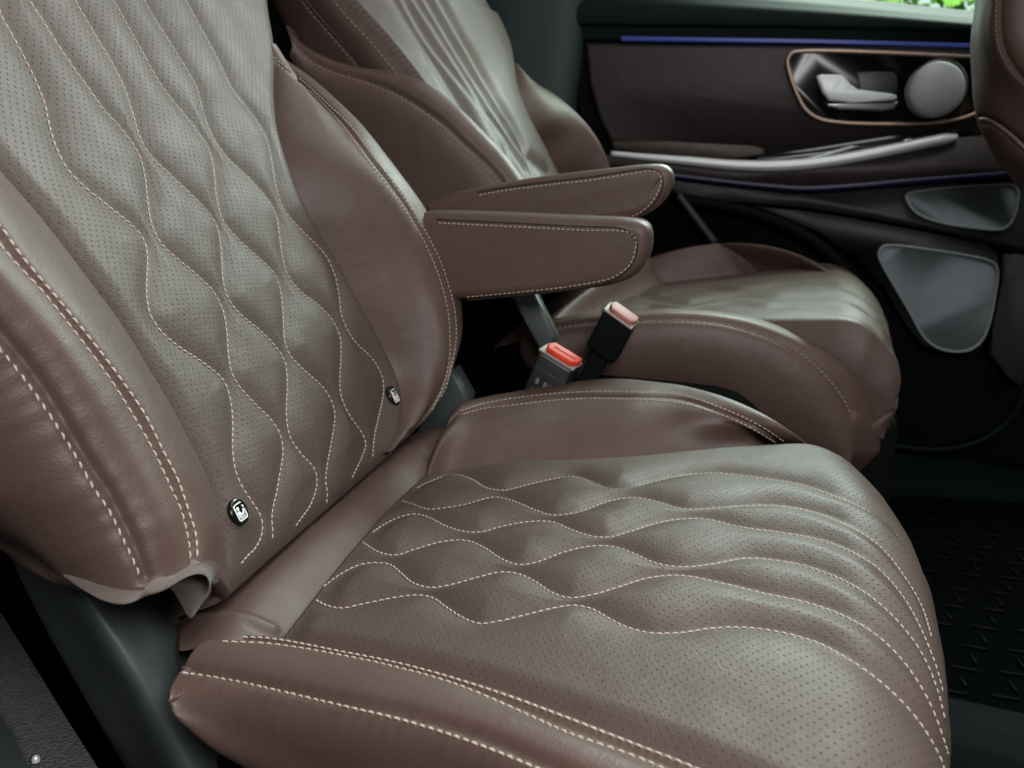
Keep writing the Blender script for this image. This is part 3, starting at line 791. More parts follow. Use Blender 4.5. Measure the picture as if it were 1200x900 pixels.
# --- armrest on the inboard side of a seat
def armrest(name_seat, outline, stitch, Y, depth, label):
    """outline: traced side face; padded slab with rounded edges"""
    S = catmull(HY(outline, Y), 150, closed=False)
    c = S.mean(0)
    tan = np.gradient(S, axis=0); tan /= np.linalg.norm(tan, axis=1, keepdims=True) + 1e-9
    nrm = np.cross(tan, A([0, 1, 0])); nrm /= np.linalg.norm(nrm, axis=1, keepdims=True) + 1e-9
    if (nrm * (S - c)).sum() < 0: nrm = -nrm
    loops = []
    for ins, dy in [(.024, .0), (.014, .0006), (.008, .003), (.003, .008), (0, .016), (0, depth * .5), (0, depth - .02), (.004, depth - .006), (.012, depth)]:
        loops.append(S - nrm * ins + A([0, dy, 0]))
    G = spread(loops, [5, 5, 5, 5, 6, 6, 5, 5])
    G = np.concatenate([G, G[:1]], 0)
    m_, n_ = G.shape[:2]
    faces = grid_faces(m_, n_).tolist() + [[i * n_ for i in range(m_ - 1)], [i * n_ + n_ - 1 for i in range(m_ - 1)][::-1]]
    bva = BVHTree.FromPolygons([Vector(v) for v in G.reshape(-1, 3)], faces)
    o = obj('armrest', G, faces, M_LEATHER, name_seat); o['label'] = label
    stitches('stitching', [cast(bva, stitch)], M_THREAD, o, .0078, .0056, .00078)
    # dark tube coloured as the shadow of a pressed line outside the stitches
    off = sm(catmull(cast(bva, stitch)[0], 120), 3); cc2 = off.mean(0)
    t_ = np.gradient(off, axis=0); n_o = np.cross(t_, A([0, 1, 0])); n_o /= np.linalg.norm(n_o, axis=1, keepdims=True) + 1e-9
    if (n_o * (off - cc2)).sum() < 0: n_o = -n_o
    obj('seam', *tube(off + n_o * .0055 + A([0, -.0002, 0]), .0012, 6, up=(0, 1, 0)), M_SEAM, o)
    return o
arm_o = [(470,252),(501,249),(587,251),(640,253),(693,255),(736,257),(753,261),(761,269),(763,280),(761,298),(754,312),(742,324),(722,333),(667,342),(600,348),(541,352),(470,357)]
arm_st = [(512,261),(560,263.5),(613,266),(680,269.5),(731,271),(740,273.5),(745,281),(744,294),(740,307),(731,317),(715,326),(667,335.5),(605,342.5),(545,348)]
armrest(near_seat, arm_o, arm_st, 1.36, .10, 'brown padded armrest with a cream stitched side panel')

# ------------------------------------------------------------------ THE FAR SEAT
PC2 = Plane(A([-.349 + .18, 2.23, -.4336 + .115]), 6, 'c')
PB2 = Plane(A([-.414 + .17, 2.23, -.390 + .115]), 24, 'b')
far_seat = thing('captain_chair', 'brown quilted leather car seat by the far door, mostly behind the raised armrests',
                 'car seat', (.1, 2.1, -.95), 'quilted brown leather seats of one row')
FS = far_seat
# seat base
x_far = [(690,352),(765,336),(835,328),(905,319),(954,312)]
fus = PC2.us(catmull(PC2.hit(x_far, 0), 30))[:, :2]; fus = np.vstack([fus, [[.75, fus[-1, 1] + .03]]])
nus = A([[-.05, 1.74], [.2, 1.72], [.35, 1.68], [.50, 1.635], [.7, 1.615]])
sil2 = PC2.us(PC2.hit([(954,312),(975,313),(996,319),(1013,331),(1031,354),(1041,382),(1048,417),(1055,445),(1058,473)], -.035))
us2 = sil2[np.argsort(sil2[:, 1])]
def umax_far(s): return np.interp(s, us2[:, 1], us2[:, 0]) + .004
GC2 = cushion_insert(PC2, nus, fus, umax_far, r=.10, drop=.04, M=170, NN=150, crown=.014)
X_LINES = [
 [(735,345),(770,349),(800,344),(830,340),(860,342),(890,340),(930,335),(985,338),(1012,352)],
 [(715,357),(745,350),(775,354),(805,359),(840,352),(870,349),(905,352),(945,350),(1000,356),(1030,380)],
 [(760,362),(790,366),(830,361),(860,358),(890,363),(930,362),(985,367),(1020,382),(1040,412)],
]
bv = bvh_of(GC2); xl = [cast(bv, l) for l in X_LINES]
GC2 = quilt(GC2, [p for p, n in xl], .008, .028, power=1.8); d2C = LAST['d']
GC2 = GC2 + toward(grid_normals(GC2), GC2) * (.0015 * noise3(GC2, 25, 31))[..., None]
seam2 = [(915,394),(933,391),(957,389),(975,389),(989,391),(1003,395),(1013,401),(1031,420),(1045,445),(1057,474)]
sm_2 = cast(bvh_of(GC2), seam2)
GC2 = seamed(GC2, [sm_2[0]], .005, .006, .002, .02)
UV2 = arc_uv(GC2); tk = PC2.n * -.06
full = skirt(skirt(skirt(skirt(GC2, (tk * 3.2 + A([-.05, .02, 0]))[None, None] * np.interp(np.linspace(0, 1, len(GC2)), [0, .8, .95, 1], [1, 1, .35, .2])[:, None, None], 'n'), tk, 'f'), tk, 'b'), A([-.05, 0, -.05]), 't')
fc = gobj('seat_cushion', full, M_PERF, FS, np.pad(UV2, ((2, 2), (2, 2), (0, 0)), mode='edge'), pad2(d2C))
stitches('stitching', [cast(bvh_of(GC2), [(x, y - 3.5) for x, y in seam2])], M_THREAD, fc, .011, .008, .0015)
# near bolster of the seat base
n_S = [(640,378),(680,370),(747,367),(782,364),(835,367),(884,375),(919,387),(957,405),(992,427),(1013,452),(1026,480),(1031,505),(1030,530)]
n_st = [(640,388),(690,380),(747,377),(800,376),(845,380),(887,391),(926,408),(957,431),(982,459),(998,487),(1003,508),(1003,530)]
n_in = [(640,372),(680,362),(747,358),(790,357),(845,361),(900,372),(935,389),(965,402),(1000,425),(1022,450),(1040,480),(1050,520),(1052,560)]
n_bt = [(640,440),(700,446),(760,452),(830,464),(880,486),(920,510),(950,530),(972,545),(985,555)]
M5 = 150
e_S = catmull(HY(n_S, 1.655), M5); e_in = e_S + A([-.004, .07, -.012]); e_st = catmull(HY(n_st, 1.605), M5); e_bt = catmull(HY(n_bt, 1.61), M5)
GN = spread([e_in + A([-.01, .06, -.06]), e_in, e_S, e_st, (e_st + e_bt) / 2 + A([0, -.018, 0]), e_bt, e_bt + A([0, .06, -.02])], [5, 12, 14, 20, 18, 5])
GN = cap_rows(GN, start=A([-.05, 0, 0]), end=A([-.02, .02, -.05]))
st2 = cast(bvh_of(GN), n_st[:-2])
up_ = [(x, y - 3) for x, y in n_st[:-2]]
GN2 = seamed(GN, [cast(bvh_of(GN), up_)[0]], .005, .008, .003, .025)
o = gobj('seat_bolster', GN2, M_LEATHER, FS)
stitches('stitching', [cast(bvh_of(GN2), n_st[:-2])], M_DARKTHREAD, o, .0100, .0072, .0014)
# far bolster of the seat base
m_S = [(700,318),(761,302),(800,291),(849,285),(887,287),(922,296),(954,313),(975,330)]
m_in = [(690,352),(765,337),(835,329),(905,320),(954,313),(985,335)]
e1_ = catmull(PC2.hit(m_in, -.003), M5); e3_ = HY(catmull(m_S, M5), np.interp(np.linspace(0, 1, M5), [0, .5, .85, 1], [2.48, 2.48, 2.36, 2.22]))
GM = spread([e1_ + A([0, -.05, -.05]), e1_, (e1_ + e3_) / 2 + PC2.n * .012, e3_, e3_ + A([0, .06, -.06]), e3_ + A([0, .05, -.3])], [5, 14, 14, 10, 6])
gobj('seat_bolster', GM, M_LEATHER, FS)
# strip at the back of the seat base
k0 = catmull(HY([(640,402),(662,384),(700,360),(735,340),(770,322)], [1.64, 1.70, 1.9, 2.1, 2.3]), 60); k2 = catmull(HY([(612,398),(640,372),(690,335),(720,312),(750,295)], [1.68, 1.74, 1.95, 2.15, 2.35]), 60)
GS2 = spread([k0 + A([.04, 0, -.04]), k0, (k0 + k2) / 2 + PC2.n * .02, k2, k2 + A([-.06, 0, -.02])], [5, 10, 10, 6])
gobj('rear_strip', GS2, M_LEATHER, FS)
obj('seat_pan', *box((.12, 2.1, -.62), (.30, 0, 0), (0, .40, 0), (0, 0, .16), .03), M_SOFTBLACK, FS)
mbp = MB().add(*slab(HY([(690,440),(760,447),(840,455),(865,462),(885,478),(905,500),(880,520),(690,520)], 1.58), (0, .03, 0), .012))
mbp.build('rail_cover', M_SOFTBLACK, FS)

# backrest centre
bL = [(340,-90),(372,-45),(407,0),(450,48),(485,92),(520,140),(560,200),(610,270),(660,340)]
bR = [(520,-90),(545,-35),(562,0),(580,22),(592,50),(597,75),(600,100),(610,130),(620,150),(633,173),(648,203),(672,245),(700,300)]
M6 = 170
xR = catmull(PB2.hit(bR, 0), M6)
xL = catmull(HY(bL, 1.66), M6)
# move the left edge onto comparable depth of the panel
xm = (xL + xR) / 2 + PB2.n * .03
GK = spread([xL, xL * .72 + xR * .28 + PB2.n * .026, xm, xL * .25 + xR * .75 + PB2.n * .02, xR], [40, 40, 40, 36])
FL = [
 [(452,-20),(460,0),(485,42),(517,92),(535,122),(552,155),(575,200)],
 [(462,-20),(472,0),(500,50),(535,95),(560,125),(580,150),(612,200)],
 [(474,-20),(485,0),(530,70),(555,110),(570,140),(590,170),(600,205)],
 [(486,-20),(497,0),(535,65),(560,105),(587,147),(610,180),(640,205)],
 [(505,-20),(515,5),(547,62),(575,112),(597,147),(615,185),(622,208)],
]
fl = [cast(bvh_of(GK), l) for l in FL]
GK = quilt(GK, [p for p, n in fl], .014, .027, power=1.8); d2B = LAST['d']
full = skirt(skirt(GK, PB2.n * -.08, 'n'), PB2.n * -.18, 'f')
UVk = arc_uv(GK)[..., ::-1]
bk2_ = gobj('backrest', full, M_PERFB, FS, np.pad(UVk, ((0, 0), (2, 2), (0, 0)), mode='edge'), np.pad(d2B, ((0, 0), (2, 2))))
# dark shoulder panel on the near side of the backrest
D2 = [(300,-85),(330,-40),(361,8),(390,42),(417,74),(445,108)]
D3 = [(265,-80),(300,-30),(320,2),(334,31),(348,60),(375,110)]
dL = catmull(HY(bL[:6], 1.655), 90); d2 = catmull(HY(D2, 1.66), 90); d3 = catmull(HY(D3, 1.72), 90)
dL = dL + A([0, -.006, 0]); GD = spread([dL, (dL + d2) / 2 + A([0, -.012, 0]), d2, d3, d3 + A([-.03, .10, 0])], [16, 16, 16, 6])
sd1 = cast(bvh_of(GD), [(x + 1, y) for x, y in D2])
GD = seamed(GD, [sd1[0]], .004, .006)
o = gobj('shoulder_panel', GD, M_LEATHER, FS)
s_a = [(370, -38), (397, 4), (441, 53), (474, 94)]
stitches('stitching', [cast(bvh_of(GD), [(x - 3, y + 1) for x, y in s_a]), cast(bvh_of(GD), [(x - 2, y) for x, y in D2])], M_DARKTHREAD, o, .0105, .0075, .0014)
# near side bolster of the backrest
r_S = [(334,31),(342,45),(360,59),(385,71),(417,80),(450,85),(472,91),(490,97),(510,110),(535,130),(560,155),(585,182),(607,210),(640,255),(665,300)]
r_st = [(341,50),(360,70),(385,84),(430,98),(465,113),(490,128),(517,148),(542,172),(565,193),(582,212),(606,250),(625,290)]
r_lo = [(349,82),(370,150),(395,230),(420,300),(520,320),(600,335)]
z_S = catmull(HY(r_S, 1.625), M5); z_st = catmull(HY(r_st, 1.60), M5); z_lo = catmull(HY(r_lo, 1.62), M5)
z_in = z_S + A([.0, .06, -.008]) 
GZ = spread([z_in + A([-.01, .05, -.05]), z_in, z_S, z_st, (z_st + z_lo) / 2 + A([0, -.015, 0]), z_lo], [5, 10, 16, 24, 20])
zs = cast(bvh_of(GZ), [(x + 3, y - 3) for x, y in r_st])
GZ = seamed(GZ, [zs[0]], .005, .007, .003, .02)
o = gobj('backrest_bolster', GZ, M_LEATHER, FS)
stitches('stitching', [cast(bvh_of(GZ), r_st)], M_DARKTHREAD, o, .0100, .0072, .0014)
# far side bolster of the backrest
q_in = [(597,78),(607,117),(620,150),(633,173),(648,203),(672,245),(700,300)]
q_Sf = [(597,76),(612,86),(627,97),(653,113),(680,137),(700,163),(715,197),(727,240),(732,300)]
y1 = catmull(PB2.hit(q_in, 0), M5); y2 = catmull(HY(q_Sf, 2.36), M5)
GY = spread([y1 + A([0, -.03, 0]) - PB2.n * .04, y1, (y1 + y2) / 2 + PB2.n * .02, y2, y2 + A([-.05, .05, 0]), y2 + A([-.2, .03, 0])], [4, 14, 14, 8, 5])
gobj('backrest_bolster', GY, M_LEATHER, FS)
# armrest
fa_o = [(500,236),(520,229),(587,215),(651,205),(720,197),(752,193.5),(770,193),(781,195),(788,203),(788,217),(780,232),(764,247),(740,257),(700,263),(640,270),(560,276),(500,278)]
fa_st = [(560,229),(581,225),(640,217),(693,211),(747,202.5),(764,200.5),(772,203),(775,210),(773,220),(765,235),(752,247.5),(733,256.5)]
armrest(FS, fa_o, fa_st, 1.50, .10, 'slightly raised dark brown armrest with a stitched side panel')

# ------------------------------------------------------------------ SEAT BELT BUCKLES
def buckle(Y, Aq, Bq, Cq, Dq, low, label, red, prints, L=.155):
    """top face corners A (left front) B (left back) C (right back) D (right front); low = where the front left edge ends"""
    a = HY([Aq], Y)[0]; d = HY([Dq], Y)[0]; wv = (d - a) / 2
    b = HY([Bq], Y + .035)[0]; tv = (b - a) / 2
    ax = HY([low], Y - .004)[0] - a; axn = ax / np.linalg.norm(ax)
    t = thing('seat_belt_buckle', label, 'belt buckle', a + axn * L + wv, 'seat belt buckles between the two seats')
    c0 = a + wv + tv
    obj('body', *box(c0 + axn * (L / 2 + .004), wv, tv, axn * (L / 2), .006), M_BUCKLE if red else M_SOFTBLACK, t)
    obj('rim', *box(c0 + axn * .0025, wv * 1.005, tv * 1.01, axn * .0018, .001), M_BUCKRIM, t)
    P = lambda x, y, z: c0 + wv * x + tv * y - axn * z
    # release button: a long hexagon, ridged along the middle
    hexa = [(-.86, .0), (-.70, .90), (.92, .90), (.985, .5), (.95, -.25), (.72, -.84), (-.62, -.84)]
    V, Fc = slab([P(x, y, .007) for x, y in hexa], axn * .010, .002)
    ob_ = obj('release_button', V, Fc, M_RED if red else mat('faded pink button', (.42, .15, .13), .5), t)
    gm = MB()
    gm.add(*slab([P(x, y, .0082) for x, y in [(-.5, .05), (.75, .05), (.75, -.02), (-.5, -.02)]], axn * .002, 0))
    if red: gm.build('button_ridge', mat('red button edge', (.62, .05, .03), .4), ob_)
    if prints:
        lm_ = MB()
        for x0, x1, z0, z1 in [(-.92, .97, .0300, .0308)]:
            q = [a + wv * (1 + x) + axn * z - A([0, .0012, 0]) for x, z in ((x0, z0), (x1, z0), (x1, z1), (x0, z1))]
            lm_.add(*slab(q, (0, .001, 0), 0))
        lm_.build('edge_line', mat('grey groove line', (.12, .13, .14), .5), t)  # thin grey line laid across the body along its groove
        pm = MB()
        # small block characters, too worn to be read
        def bar(x, z, w_, h_):
            q = [a + wv * (1 + xx) + axn * zz - A([0, .0014, 0]) for xx, zz in ((x, z), (x + w_, z), (x + w_, z + h_), (x, z + h_))]
            pm.add(*slab(q, (0, .001, 0), 0))
        for x in (-.55, -.10, .14, .40):
            bar(x, .047, .17, .0018); bar(x, .0525, .17, .0018); bar(x + .07, .045, .035, .012); 
            if x != .40: bar(x, .047, .03, .007); bar(x + .14, .047, .03, .007)
        for x in (-.60, -.42, -.28, -.10, .04): bar(x, .066, .07, .003)
        pm.build('printed_mark', M_PRINT, t, False)
    # slim stalk down to the seat
    s0 = c0 + axn * L; s1 = s0 + axn * .26
    obj('stalk', *box((s0 + s1) / 2, wv * .55, tv * .5, (s1 - s0) / 2, .004), M_SOFTBLACK, t)
    return t
buckle(1.40, (632,408), (644,401), (680,423), (672,432.5), (612,457), 'dark grey seat belt buckle with a bright red release button beside the near cushion', True, True)
buckle(1.50, (708,361), (716,353), (750,377), (741,384.5), (687,402), 'black seat belt buckle with a pale pinkish release button against the far cushion', False, False, .074)

# ------------------------------------------------------------------ FAR DOOR
door = thing('car_door', 'far car door with dark leather panel, glossy handle plate, chrome armrest strip and speaker grilles', 'car door', HY([(960, 520)], 2.72)[0])
def dslab(name, px, Y, depth, m, parent=door, bevel=.008, n=None, smooth=True):
    P = HY(px, Y)
    if n: P = catmull(P, n, closed=True)[:-1]
    return obj(name, *slab(P, (0, depth, 0), bevel), m, parent, smooth)
dslab('door_panel', [(664,25),(676,120),(698,190),(735,300),(785,420),(830,500),(870,530),(1040,522),(1100,524),(1148,513),(1180,488),(1196,455),(1204,400),(1215,25)], 2.74, .08, M_SOFTBLACK)
dslab('upper_panel', [(687,50),(1230,56),(1230,170),(1140,158),(1040,168),(985,184),(900,186),(894,176),(800,172),(716,166),(702,138),(691,98)], 2.71, .05, M_DOORLEATHER, bevel=.012)
# belt line: a padded roll under the window
def lx(px, Y): return catmull(HY(px, Y), 40)
GSill = spread([lx([(640,-38),(960,-6),(1150,14),(1320,31)], 2.90), lx([(640,-30),(960,-1),(1150,18.5),(1320,35)], 2.83), lx([(640,-15),(960,8),(1150,25),(1320,41)], 2.73),
               lx([(640,12),(960,21),(1150,32),(1320,46)], 2.685), lx([(640,27),(960,31),(1150,37),(1320,49)], 2.69), lx([(640,29),(960,33),(1150,39),(1320,50)], 2.715), lx([(640,45),(960,46),(1150,51),(1320,58)], 2.715), lx([(640,50),(960,52),(1150,57),(1320,62)], 2.76)],
               [5, 8, 8, 6, 3, 6, 4], crease=(5, 6))
gobj('belt_line_trim', GSill, M_SILL, door)
dslab('ambient_light', [(728,42),(960,46),(1230,53),(1230,56.5),(960,50),(728,47)], 2.700, .02, M_LED, bevel=.003)
bz = [(923,70),(928,62),(940,60),(965,59.5),(1050,62.5),(1143,67),(1200,71),(1222,92),(1195,116),(1152,129),(1130,138),(1100,143.5),(1050,145.5),(985,143.5),(960,139),(945,129),(935,112),(926,88)]
hp = dslab('handle_plate', bz, 2.695, .03, M_GLOSS, bevel=.006, n=120)
C = catmull(HY(bz, 2.692), 160, closed=True)
obj('plate_rim', *tube(np.vstack([C, C[:1]]), .0064, 8, up=(0, 1, 0), caps=False), M_COPPER, hp)
hc = dslab('handle_recess', [(1004,84),(1048,84),(1052,92),(1053,108),(1044,112),(1008,112)], 2.690, .01, mat('recess plastic', (.012, .020, .020), .4), hp, .004)
lev = dslab('door_lever', [(957,89),(962,86.5),(986,87),(991,90),(1003,108),(1046,110),(1051,111),(1052,115),(1047,118),(1000,120),(972,118),(964,108)], 2.655, .018, mat('pale satin lever', (.80, .85, .85), .4, .1), hp, .008)
dslab('lever_base', [(966,119),(985,123),(1043,123),(1052,117),(1054,121),(1048,128),(1035,130),(985,128.5),(970,125)], 2.672, .018, mat('dull silver', (.35, .38, .38), .3, 1), hp, .005)
def disc(name, c, r, Y, prof, m, parent, S=56):
    cc = HY([c], Y)[0]; V = []; Fc = []
    for rr, dy in prof:
        for s in range(S):
            a = 6.2832 * s / S; V.append(cc + A([r * rr * math.cos(a), dy, r * rr * math.sin(a)]))
    for k in range(len(prof) - 1):
        for s in range(S): Fc.append((k*S + s, k*S + (s+1) % S, (k+1)*S + (s+1) % S, (k+1)*S + s))
    Fc.append(tuple((len(prof) - 1) * S + s for s in range(S)))
    return obj(name, V, Fc, m, parent)
tw = disc('tweeter', (1101.5, 101.5), .075, 2.655, [(1, .05), (1.0, .012), (.97, .004), (.92, .001), (.88, .006), (.80, .008)], mat('tweeter ring', (.16, .17, .175), .3, .8), door)
disc('tweeter_grille', (1099, 104.5),   .0715, 2.60, [(1.0, .055), (1.0, .010), (.985, .005), (.95, .002), (.8, -.003), (.6, -.008), (.35, -.012), (.1, -.0135)], M_SATIN, tw)
dslab('pull_pocket', [(716,164),(790,166),(880,170),(895,174),(897,182),(860,188),(790,184),(719,176)], 2.685, .03, leather('pocket leather', (.050, .034, .028), .45), bevel=.008)
dslab('switch_panel', [(885,182),(940,176),(1040,160),(1115,151),(1126,156),(1040,178),(940,194),(890,194)], 2.68, .03, M_GLOSS, bevel=.004)
dslab('window_switch', [(938,184),(975,177),(998,171),(1007,169.5),(1009,174),(985,182),(945,190)], 2.665, .02, mat('dark silver switch', (.20, .22, .22), .3, .9), bevel=.004)
dslab('window_switch', [(1058,164),(1068,161),(1071,165),(1062,169)], 2.665, .02, mat('silver switch', (.35, .36, .36), .3, .9), bevel=.003)
arm = dslab('door_armrest', [(690,180),(720,182),(800,190),(860,195),(905,196),(940,194),(985,188),(1050,175),(1125,161),(1230,150),(1230,203),(1190,203),(1050,214),(940,221),(860,214),(785,204),(705,196)], 2.63, .10, M_DOORLEATHER, bevel=.014)
ch = catmull(HY([(716,180),(760,184.5),(800,188),(860,193.5),(900,194.5),(940,192.5),(980,187.5),(1040,176.5),(1090,166.5),(1122,160.5)], 2.622), 80)
rr_ = .0155 * np.interp(np.linspace(0, 1, 80), [0, .25, .5, .97, 1], [.55, .85, 1.1, 1, .5])
obj('chrome_strip', *tube(ch, rr_, 10, up=(0, 1, 0)), mat('satin strip', (.68, .71, .71), .42, .3), arm)
l2 = catmull(HY([(785,205),(860,214),(900,218),(940,221),(1000,218),(1050,213.5),(1120,208),(1200,202)], 2.636), 60)
obj('ambient_light', *tube(l2, .0095, 8, up=(0, 1, 0)), M_LED2, arm)
dslab('lower_panel', [(770,206),(860,218),(940,226),(1050,219),(1230,206),(1230,300),(1188,296),(1178,290),(1160,282),(1100,271),(1000,252),(940,243),(860,236),(800,236)], 2.665, .06, M_DOORDARK, bevel=.010)
dslab('lower_panel', [(880,241),(940,247),(1000,256),(1100,275),(1158,286),(1170,296),(1172,315),(1160,370),(1152,400),(1140,412),(1110,414),(1082,406),(1062,380),(1035,335),(1005,300),(960,268)], 2.68, .06, M_DOORDARK, bevel=.008)
dslab('edge_panel', [(1176,296),(1188,300),(1230,304),(1225,420),(1196,455),(1180,440),(1160,416),(1164,385),(1175,330)], 2.67, .06, M_DOORDARK, bevel=.008)
g1 = [(1062,230),(1065,226.5),(1072,225),(1113,220),(1150,217.5),(1178,216.5),(1188,218),(1193,225),(1192,238),(1189,252),(1184,262),(1176,268),(1165,269.5),(1135,266.5),(1112,263),(1094,258.5),(1078,252),(1067,242)]
g2 = [(1030,300),(1031,293),(1036,288.5),(1047,287.5),(1092,293),(1130,299),(1157,305),(1166,310),(1169,320),(1166,345),(1160,376),(1154,393),(1146,404),(1133,411),(1110,411),(1094,405),(1082,394),(1066,366),(1048,335),(1036,314)]
for g, Y in ((g1, 2.655), (g2, 2.668)):
    gr = dslab('speaker_grille', g, Y, .02, M_GRILLE, bevel=.006, n=130)
    C = catmull(HY(g, Y - .002), 150, closed=True)
    obj('grille_rim', *tube(np.vstack([C, C[:1]]), .0042, 8, up=(0, 1, 0), caps=False), M_GRILLERIM, gr)
sl = catmull(HY([(860,534),(960,524),(1040,522),(1100,527),(1150,516),(1184,490),(1200,458),(1210,400),(1216,300)], 2.74), 90)
obj('rubber_seal', *tube(sl, .0075, 8, up=(0, 1, 0)), M_SEAL, door)
# recessed arch beside the pocket
ar = catmull(HY([(800,232),(870,246),(930,268),(975,300),(1000,335)], 2.67), 50)
obj('arch_trim', *tube(ar, .016, 8, up=(0, 1, 0)), M_SOFTBLACK, door)
br = catmull(HY([(795,228),(815,255),(838,285)], 2.66), 20)
obj('bracket_trim', *tube(br, .012, 8, up=(0, 1, 0)), M_DOORDARK, door)
# window glass
m = bpy.data.materials.new('window glass'); m.use_nodes = True; nt = m.node_tree
tr = nt.nodes.new('ShaderNodeBsdfTransparent'); tr.inputs[0].default_value = (.82, .9, .86, 1); gs = nt.nodes.new('ShaderNodeBsdfGlossy'); gs.inputs['Roughness'].default_value = .02
mxs = nt.nodes.new('ShaderNodeMixShader'); mxs.inputs[0].default_value = .05
nt.links.new(tr.outputs[0], mxs.inputs[1]); nt.links.new(gs.outputs[0], mxs.inputs[2]); nt.links.new(mxs.outputs[0], nt.nodes['Material Output'].inputs['Surface'])
obj('window_pane', *box((.75, 2.915, .78), (1.05, 0, 0), (0, .006, 0), (0, .0, .38), .001, 1), m, door)

# ------------------------------------------------------------------ BODY TRIM, FLOOR, OUTSIDE
def struct(name, V, Fc, m, smooth=False): return tag(obj(name, V, Fc, m, None, smooth), kind='structure')
pl = catmull(HY([(560,-90),(560,60),(560,230)], 2.70), 20)
pr = catmull(HY([(690,-90),(683,0),(677,70),(669,130),(668,230)], 2.70), 20)
GP = spread([pl + A([-.1, .15, 0]), pl, (pl + pr) / 2 + A([0, -.03, 0]), pr, pr + A([.01, .06, 0])], [5, 10, 10, 4])
tag(gobj('pillar_trim', GP, mat('pillar plastic', (.022, .042, .042), .6, bump=('noise', 500, .2, .0008))), 'dark teal plastic pillar trim standing between the far seat and the far door', 'pillar trim')
# inner body side: below the windows, with the rear quarter closed
struct('body_side', *box((1.2, 3.02, -.35), (3.6, 0, 0), (0, .03, 0), (0, 0, .80), .01), M_SOFTBLACK)
struct('rear_quarter_wall', *box((-1.6, 2.98, .6), (1.6, 0, 0), (0, .03, 0), (0, 0, 1.0), .01), M_SOFTBLACK)  # front end carried forward, unseen, to keep light off the far backrest
struct('rear_wall', *box((-2.7, 1.0, .2), (.03, 0, 0), (0, 2.3, 0), (0, 0, 1.25), .01), M_SOFTBLACK)
struct('floor', *box((.3, 1.4, -1.0), (3.2, 0, 0), (0, 1.9, 0), (0, 0, .05), .005), mat('shade-darkened floor carpet', (.003, .004, .004), .95, spec=0, bump=('noise', 350, .8, .003)))  # shade of the unbuilt front seats is put into this near-black colour
# door sill beyond the far seat
sp_ = catmull(HY([(900,560),(1000,565),(1120,572),(1230,590)], 2.55), 40)
GSl = spread([sp_ + A([0, .2, .03]), sp_ + A([0, .08, .03]), sp_, sp_ + A([0, -.02, -.06])], [4, 5, 5])
tag(gobj('sill_trim', GSl, mat('dark sill plastic', (.004, .008, .008), .8, spec=.04)), 'dark plastic sill trim lying under the far door', 'sill trim')
# ribbed rubber mat
fm = thing('floor_mat', 'black rubber floor mat with raised rectangular ribs in front of the near seat', 'floor mat', HZ([(1150, 700)], -.93)[0])
mp_ = HZ([(1000,585),(1100,578),(1300,600),(1420,700),(1420,880),(1250,858),(1150,832),(1060,815),(1000,720)], -.925)
obj('mat_base', *slab(mp_, (0, 0, -.02), .008), M_RUBBER, fm)
mb = MB(); lo = mp_.min(0); hi = mp_.max(0)
i = 0
for y in np.arange(lo[1], hi[1], .085):
    for x in np.arange(lo[0], hi[0], .085):
        px = x + (.0425 if i % 2 else 0)
        c = A([px, y, -.922])
        pj = R.T @ c; pj = pj[:2] / pj[2] * F + A([600, 450])
        if not (1040 < pj[0] < 1320 and 600 < pj[1] < 822): continue
        if pj[1] > 815 + (pj[0] - 1090) * .2 or pj[1] < 590 + (pj[0] - 1050) * .08: continue
        mb.add(*box(c, (.022, -.003, 0), (.0006, .0022, 0), (0, 0, .003), .0008, 2))
        mb.add(*box(c + A([.026, .040, 0]), (.0022, .0, 0), (-.0015, .016, 0), (0, 0, .003), .0008, 2))
    i += 1
tag(mb.build('rib_pattern', M_RIB, fm), kind='stuff')
# raised tunnel cover in the lower right corner
q0 = catmull(HZ([(1040,806),(1110,818),(1200,837),(1320,862)], -.86), 40); q1 = catmull(HZ([(1040,822),(1110,833),(1200,857),(1320,884)], -.835), 40)
q2 = catmull(HZ([(1040,860),(1110,872),(1200,895),(1320,925)], -.83), 40); q3 = q2 + A([0, -.06, -.12])
GTn = spread([q0 + A([0, .03, -.08]), q0, q1, q2, q3], [4, 8, 10, 5])
gv = cast(bvh_of(GTn), [(1060,827),(1110,839),(1200,862),(1280,882)])[0]
GTn = seamed(GTn, [gv], .006, .006)
tag(gobj('tunnel_cover', GTn, mat('tunnel plastic', (.005, .009, .009), .7, spec=.05, bump=('noise', 700, .2, .0006))), 'dark plastic floor trim with one groove in the lower right corner', 'floor trim')
tag(obj('floor_clip', *box(HZ([(1028, 533)], -.80)[0], (.016, 0, .004), (0, .03, 0), (0, 0, .008), .004), mat('grey clip', (.10, .12, .12), .35)), 'small grey clip on the dark floor beneath the far door', 'clip')
